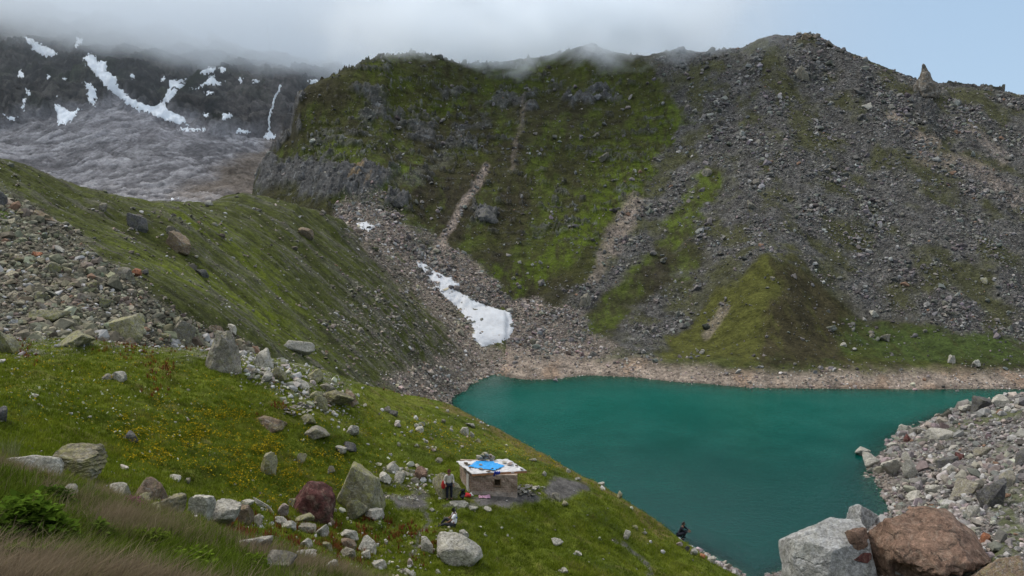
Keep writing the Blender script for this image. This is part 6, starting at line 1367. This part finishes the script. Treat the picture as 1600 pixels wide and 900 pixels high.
# ================================================================== clouds, sky, sun, camera
def cloud(name, label, cx, cy, cz, sx, sy, sz, dens, zlo, zhi, nscale, thr, seedoff, colr=(.912, .953, .993), soft=.18, slope=0.0, floor=0.0, bias=.75):
    bm = bmesh.new(); bmesh.ops.create_icosphere(bm, subdivisions=3, radius=1)
    for q in bm.verts:      # a rounded bank, not a box
        p = q.co; k = (abs(p.x) ** 6 + abs(p.y) ** 6 + abs(p.z) ** 6) ** (1 / 6); q.co = Vector((p.x / k * sx, p.y / k * sy, p.z / k * sz))
    me = bpy.data.meshes.new(name); bm.to_mesh(me); bm.free()
    m, nt, out = new_mat(name + '_vapour')
    tc = N(nt, 'ShaderNodeTexCoord'); sp = N(nt, 'ShaderNodeSeparateXYZ'); L(nt, tc.outputs['Object'], sp.inputs[0])
    mp = N(nt, 'ShaderNodeMapping', Location=(seedoff, seedoff * .7, 0), Scale=(1, 1, 1.3)); L(nt, tc.outputs['Object'], mp.inputs[0])
    n = noise_tex(nt, mp.outputs[0], nscale, 4, .58, .6)
    zz = math_(nt, 'ADD', sp.outputs[2], math_(nt, 'MULTIPLY', sp.outputs[0], slope))
    hgt = N(nt, 'ShaderNodeMapRange', _interpolation_type='SMOOTHSTEP'); L(nt, zz, hgt.inputs[0]); hgt.inputs[1].default_value = zlo - cz; hgt.inputs[2].default_value = zhi - cz
    sm = N(nt, 'ShaderNodeMapRange', _interpolation_type='SMOOTHSTEP')
    L(nt, math_(nt, 'ADD', n.outputs[0], math_(nt, 'MULTIPLY', math_(nt, 'SUBTRACT', hgt.outputs[0], .5), bias)), sm.inputs[0]); sm.inputs[1].default_value = thr; sm.inputs[2].default_value = thr + soft
    # fade out towards the bank's own hull
    e = 1.0
    def edge(o_, s_, k_=.6):
        r = N(nt, 'ShaderNodeMapRange', _interpolation_type='SMOOTHSTEP'); L(nt, math_(nt, 'ABSOLUTE', o_), r.inputs[0]); r.inputs[1].default_value = s_ * .97; r.inputs[2].default_value = s_ * k_; return r.outputs[0]
    ed = math_(nt, 'MULTIPLY', math_(nt, 'MULTIPLY', edge(sp.outputs[0], sx, .25), edge(sp.outputs[1], sy)), edge(sp.outputs[2], sz))
    dn = math_(nt, 'MULTIPLY', math_(nt, 'ADD', math_(nt, 'MULTIPLY', sm.outputs[0], dens), floor), ed)
    pv = N(nt, 'ShaderNodeVolumePrincipled', Color=(*colr, 1), Anisotropy=.45); L(nt, dn, pv.inputs['Density']); L(nt, pv.outputs[0], out.inputs['Volume'])
    o = link(name, me, m); o.location = (cx, cy, cz); tag(o, label, kind='stuff'); return o
cloud('cloud', 'grey cloud bank hiding the top of the far mountain', -200, 550, 140, 470, 190, 100, .013, 88, 148, .0095, .44, 5.3, floor=.0007, slope=.14, bias=.5)
cloud('cloud', 'thin mist drifting over the mountain ridge', 10, 312, 92, 96, 40, 21, .085, 72, 92, .05, .52, 1.7, soft=.22, bias=.30)

w = bpy.data.worlds.new('World'); scene.world = w; w.use_nodes = True; nt = w.node_tree; nt.nodes.clear()
SUN_EL, SUN_AZ = 50.0, 300.0       # azimuth clockwise from +y: light comes from the left and a little from beyond
out = nt.nodes.new('ShaderNodeOutputWorld'); bg = nt.nodes.new('ShaderNodeBackground'); L(nt, bg.outputs[0], out.inputs[0])
sky = nt.nodes.new('ShaderNodeTexSky'); sky.sky_type = 'NISHITA'; sky.sun_disc = False; sky.sun_elevation = R(SUN_EL); sky.sun_rotation = R(SUN_AZ)
sky.air_density = 1.0; sky.dust_density = 3.0; sky.altitude = 3500
tc = N(nt, 'ShaderNodeTexCoord'); sp = N(nt, 'ShaderNodeSeparateXYZ'); L(nt, tc.outputs['Generated'], sp.inputs[0])
nz = noise_tex(nt, tc.outputs['Generated'], 2.2, 5, .6)
ov = ramp(nt, math_(nt, 'ADD', sp.outputs[2], math_(nt, 'MULTIPLY', math_(nt, 'SUBTRACT', nz.outputs[0], .5), .25)), [(0.0, (3.5, 4.7, 6.0)), (.34, (3.4, 4.7, 6.2)), (.56, (6.4, 7.3, 8.4)), (.75, (10.2, 10.4, 10.5)), (1.0, (11.5, 11.5, 11.4))])
L(nt, mixc(nt, .8, sky.outputs[0], ov), bg.inputs[0]); bg.inputs[1].default_value = .1
sd = bpy.data.lights.new('sun', 'SUN'); sd.energy = 1.9; sd.angle = R(12); sd.color = (1, .95, .87)
so = bpy.data.objects.new('sun', sd); col.objects.link(so)
az = R(SUN_AZ); el = R(SUN_EL)
so.rotation_euler = Vector((math.sin(az) * math.cos(el), math.cos(az) * math.cos(el), math.sin(el))).to_track_quat('Z', 'Y').to_euler(); so.location = (-100, 60, 200)

cd = bpy.data.cameras.new('camera'); cam = bpy.data.objects.new('camera', cd); col.objects.link(cam); scene.camera = cam
cd.sensor_width = 36; cd.lens = 36 * F / 1600; cd.clip_end = 8000; cd.clip_start = .1
cam.location = (0, 0, H); cam.rotation_euler = (R(90) - PITCH, 0, 0)
vs = scene.view_settings; vs.view_transform = 'Standard'; vs.look = 'None'; vs.gamma = 1; vs.exposure = 0.45; vs.use_curve_mapping = False
cy = scene.cycles
cy.max_bounces = 40; cy.diffuse_bounces = 2; cy.glossy_bounces = 2; cy.transmission_bounces = 2; cy.transparent_max_bounces = 8; cy.volume_bounces = 40
cy.volume_step_rate = 1.0; cy.volume_max_steps = 128
cy.use_denoising = True; cy.caustics_reflective = False; cy.caustics_refractive = False
print('script', time.time() - T0)
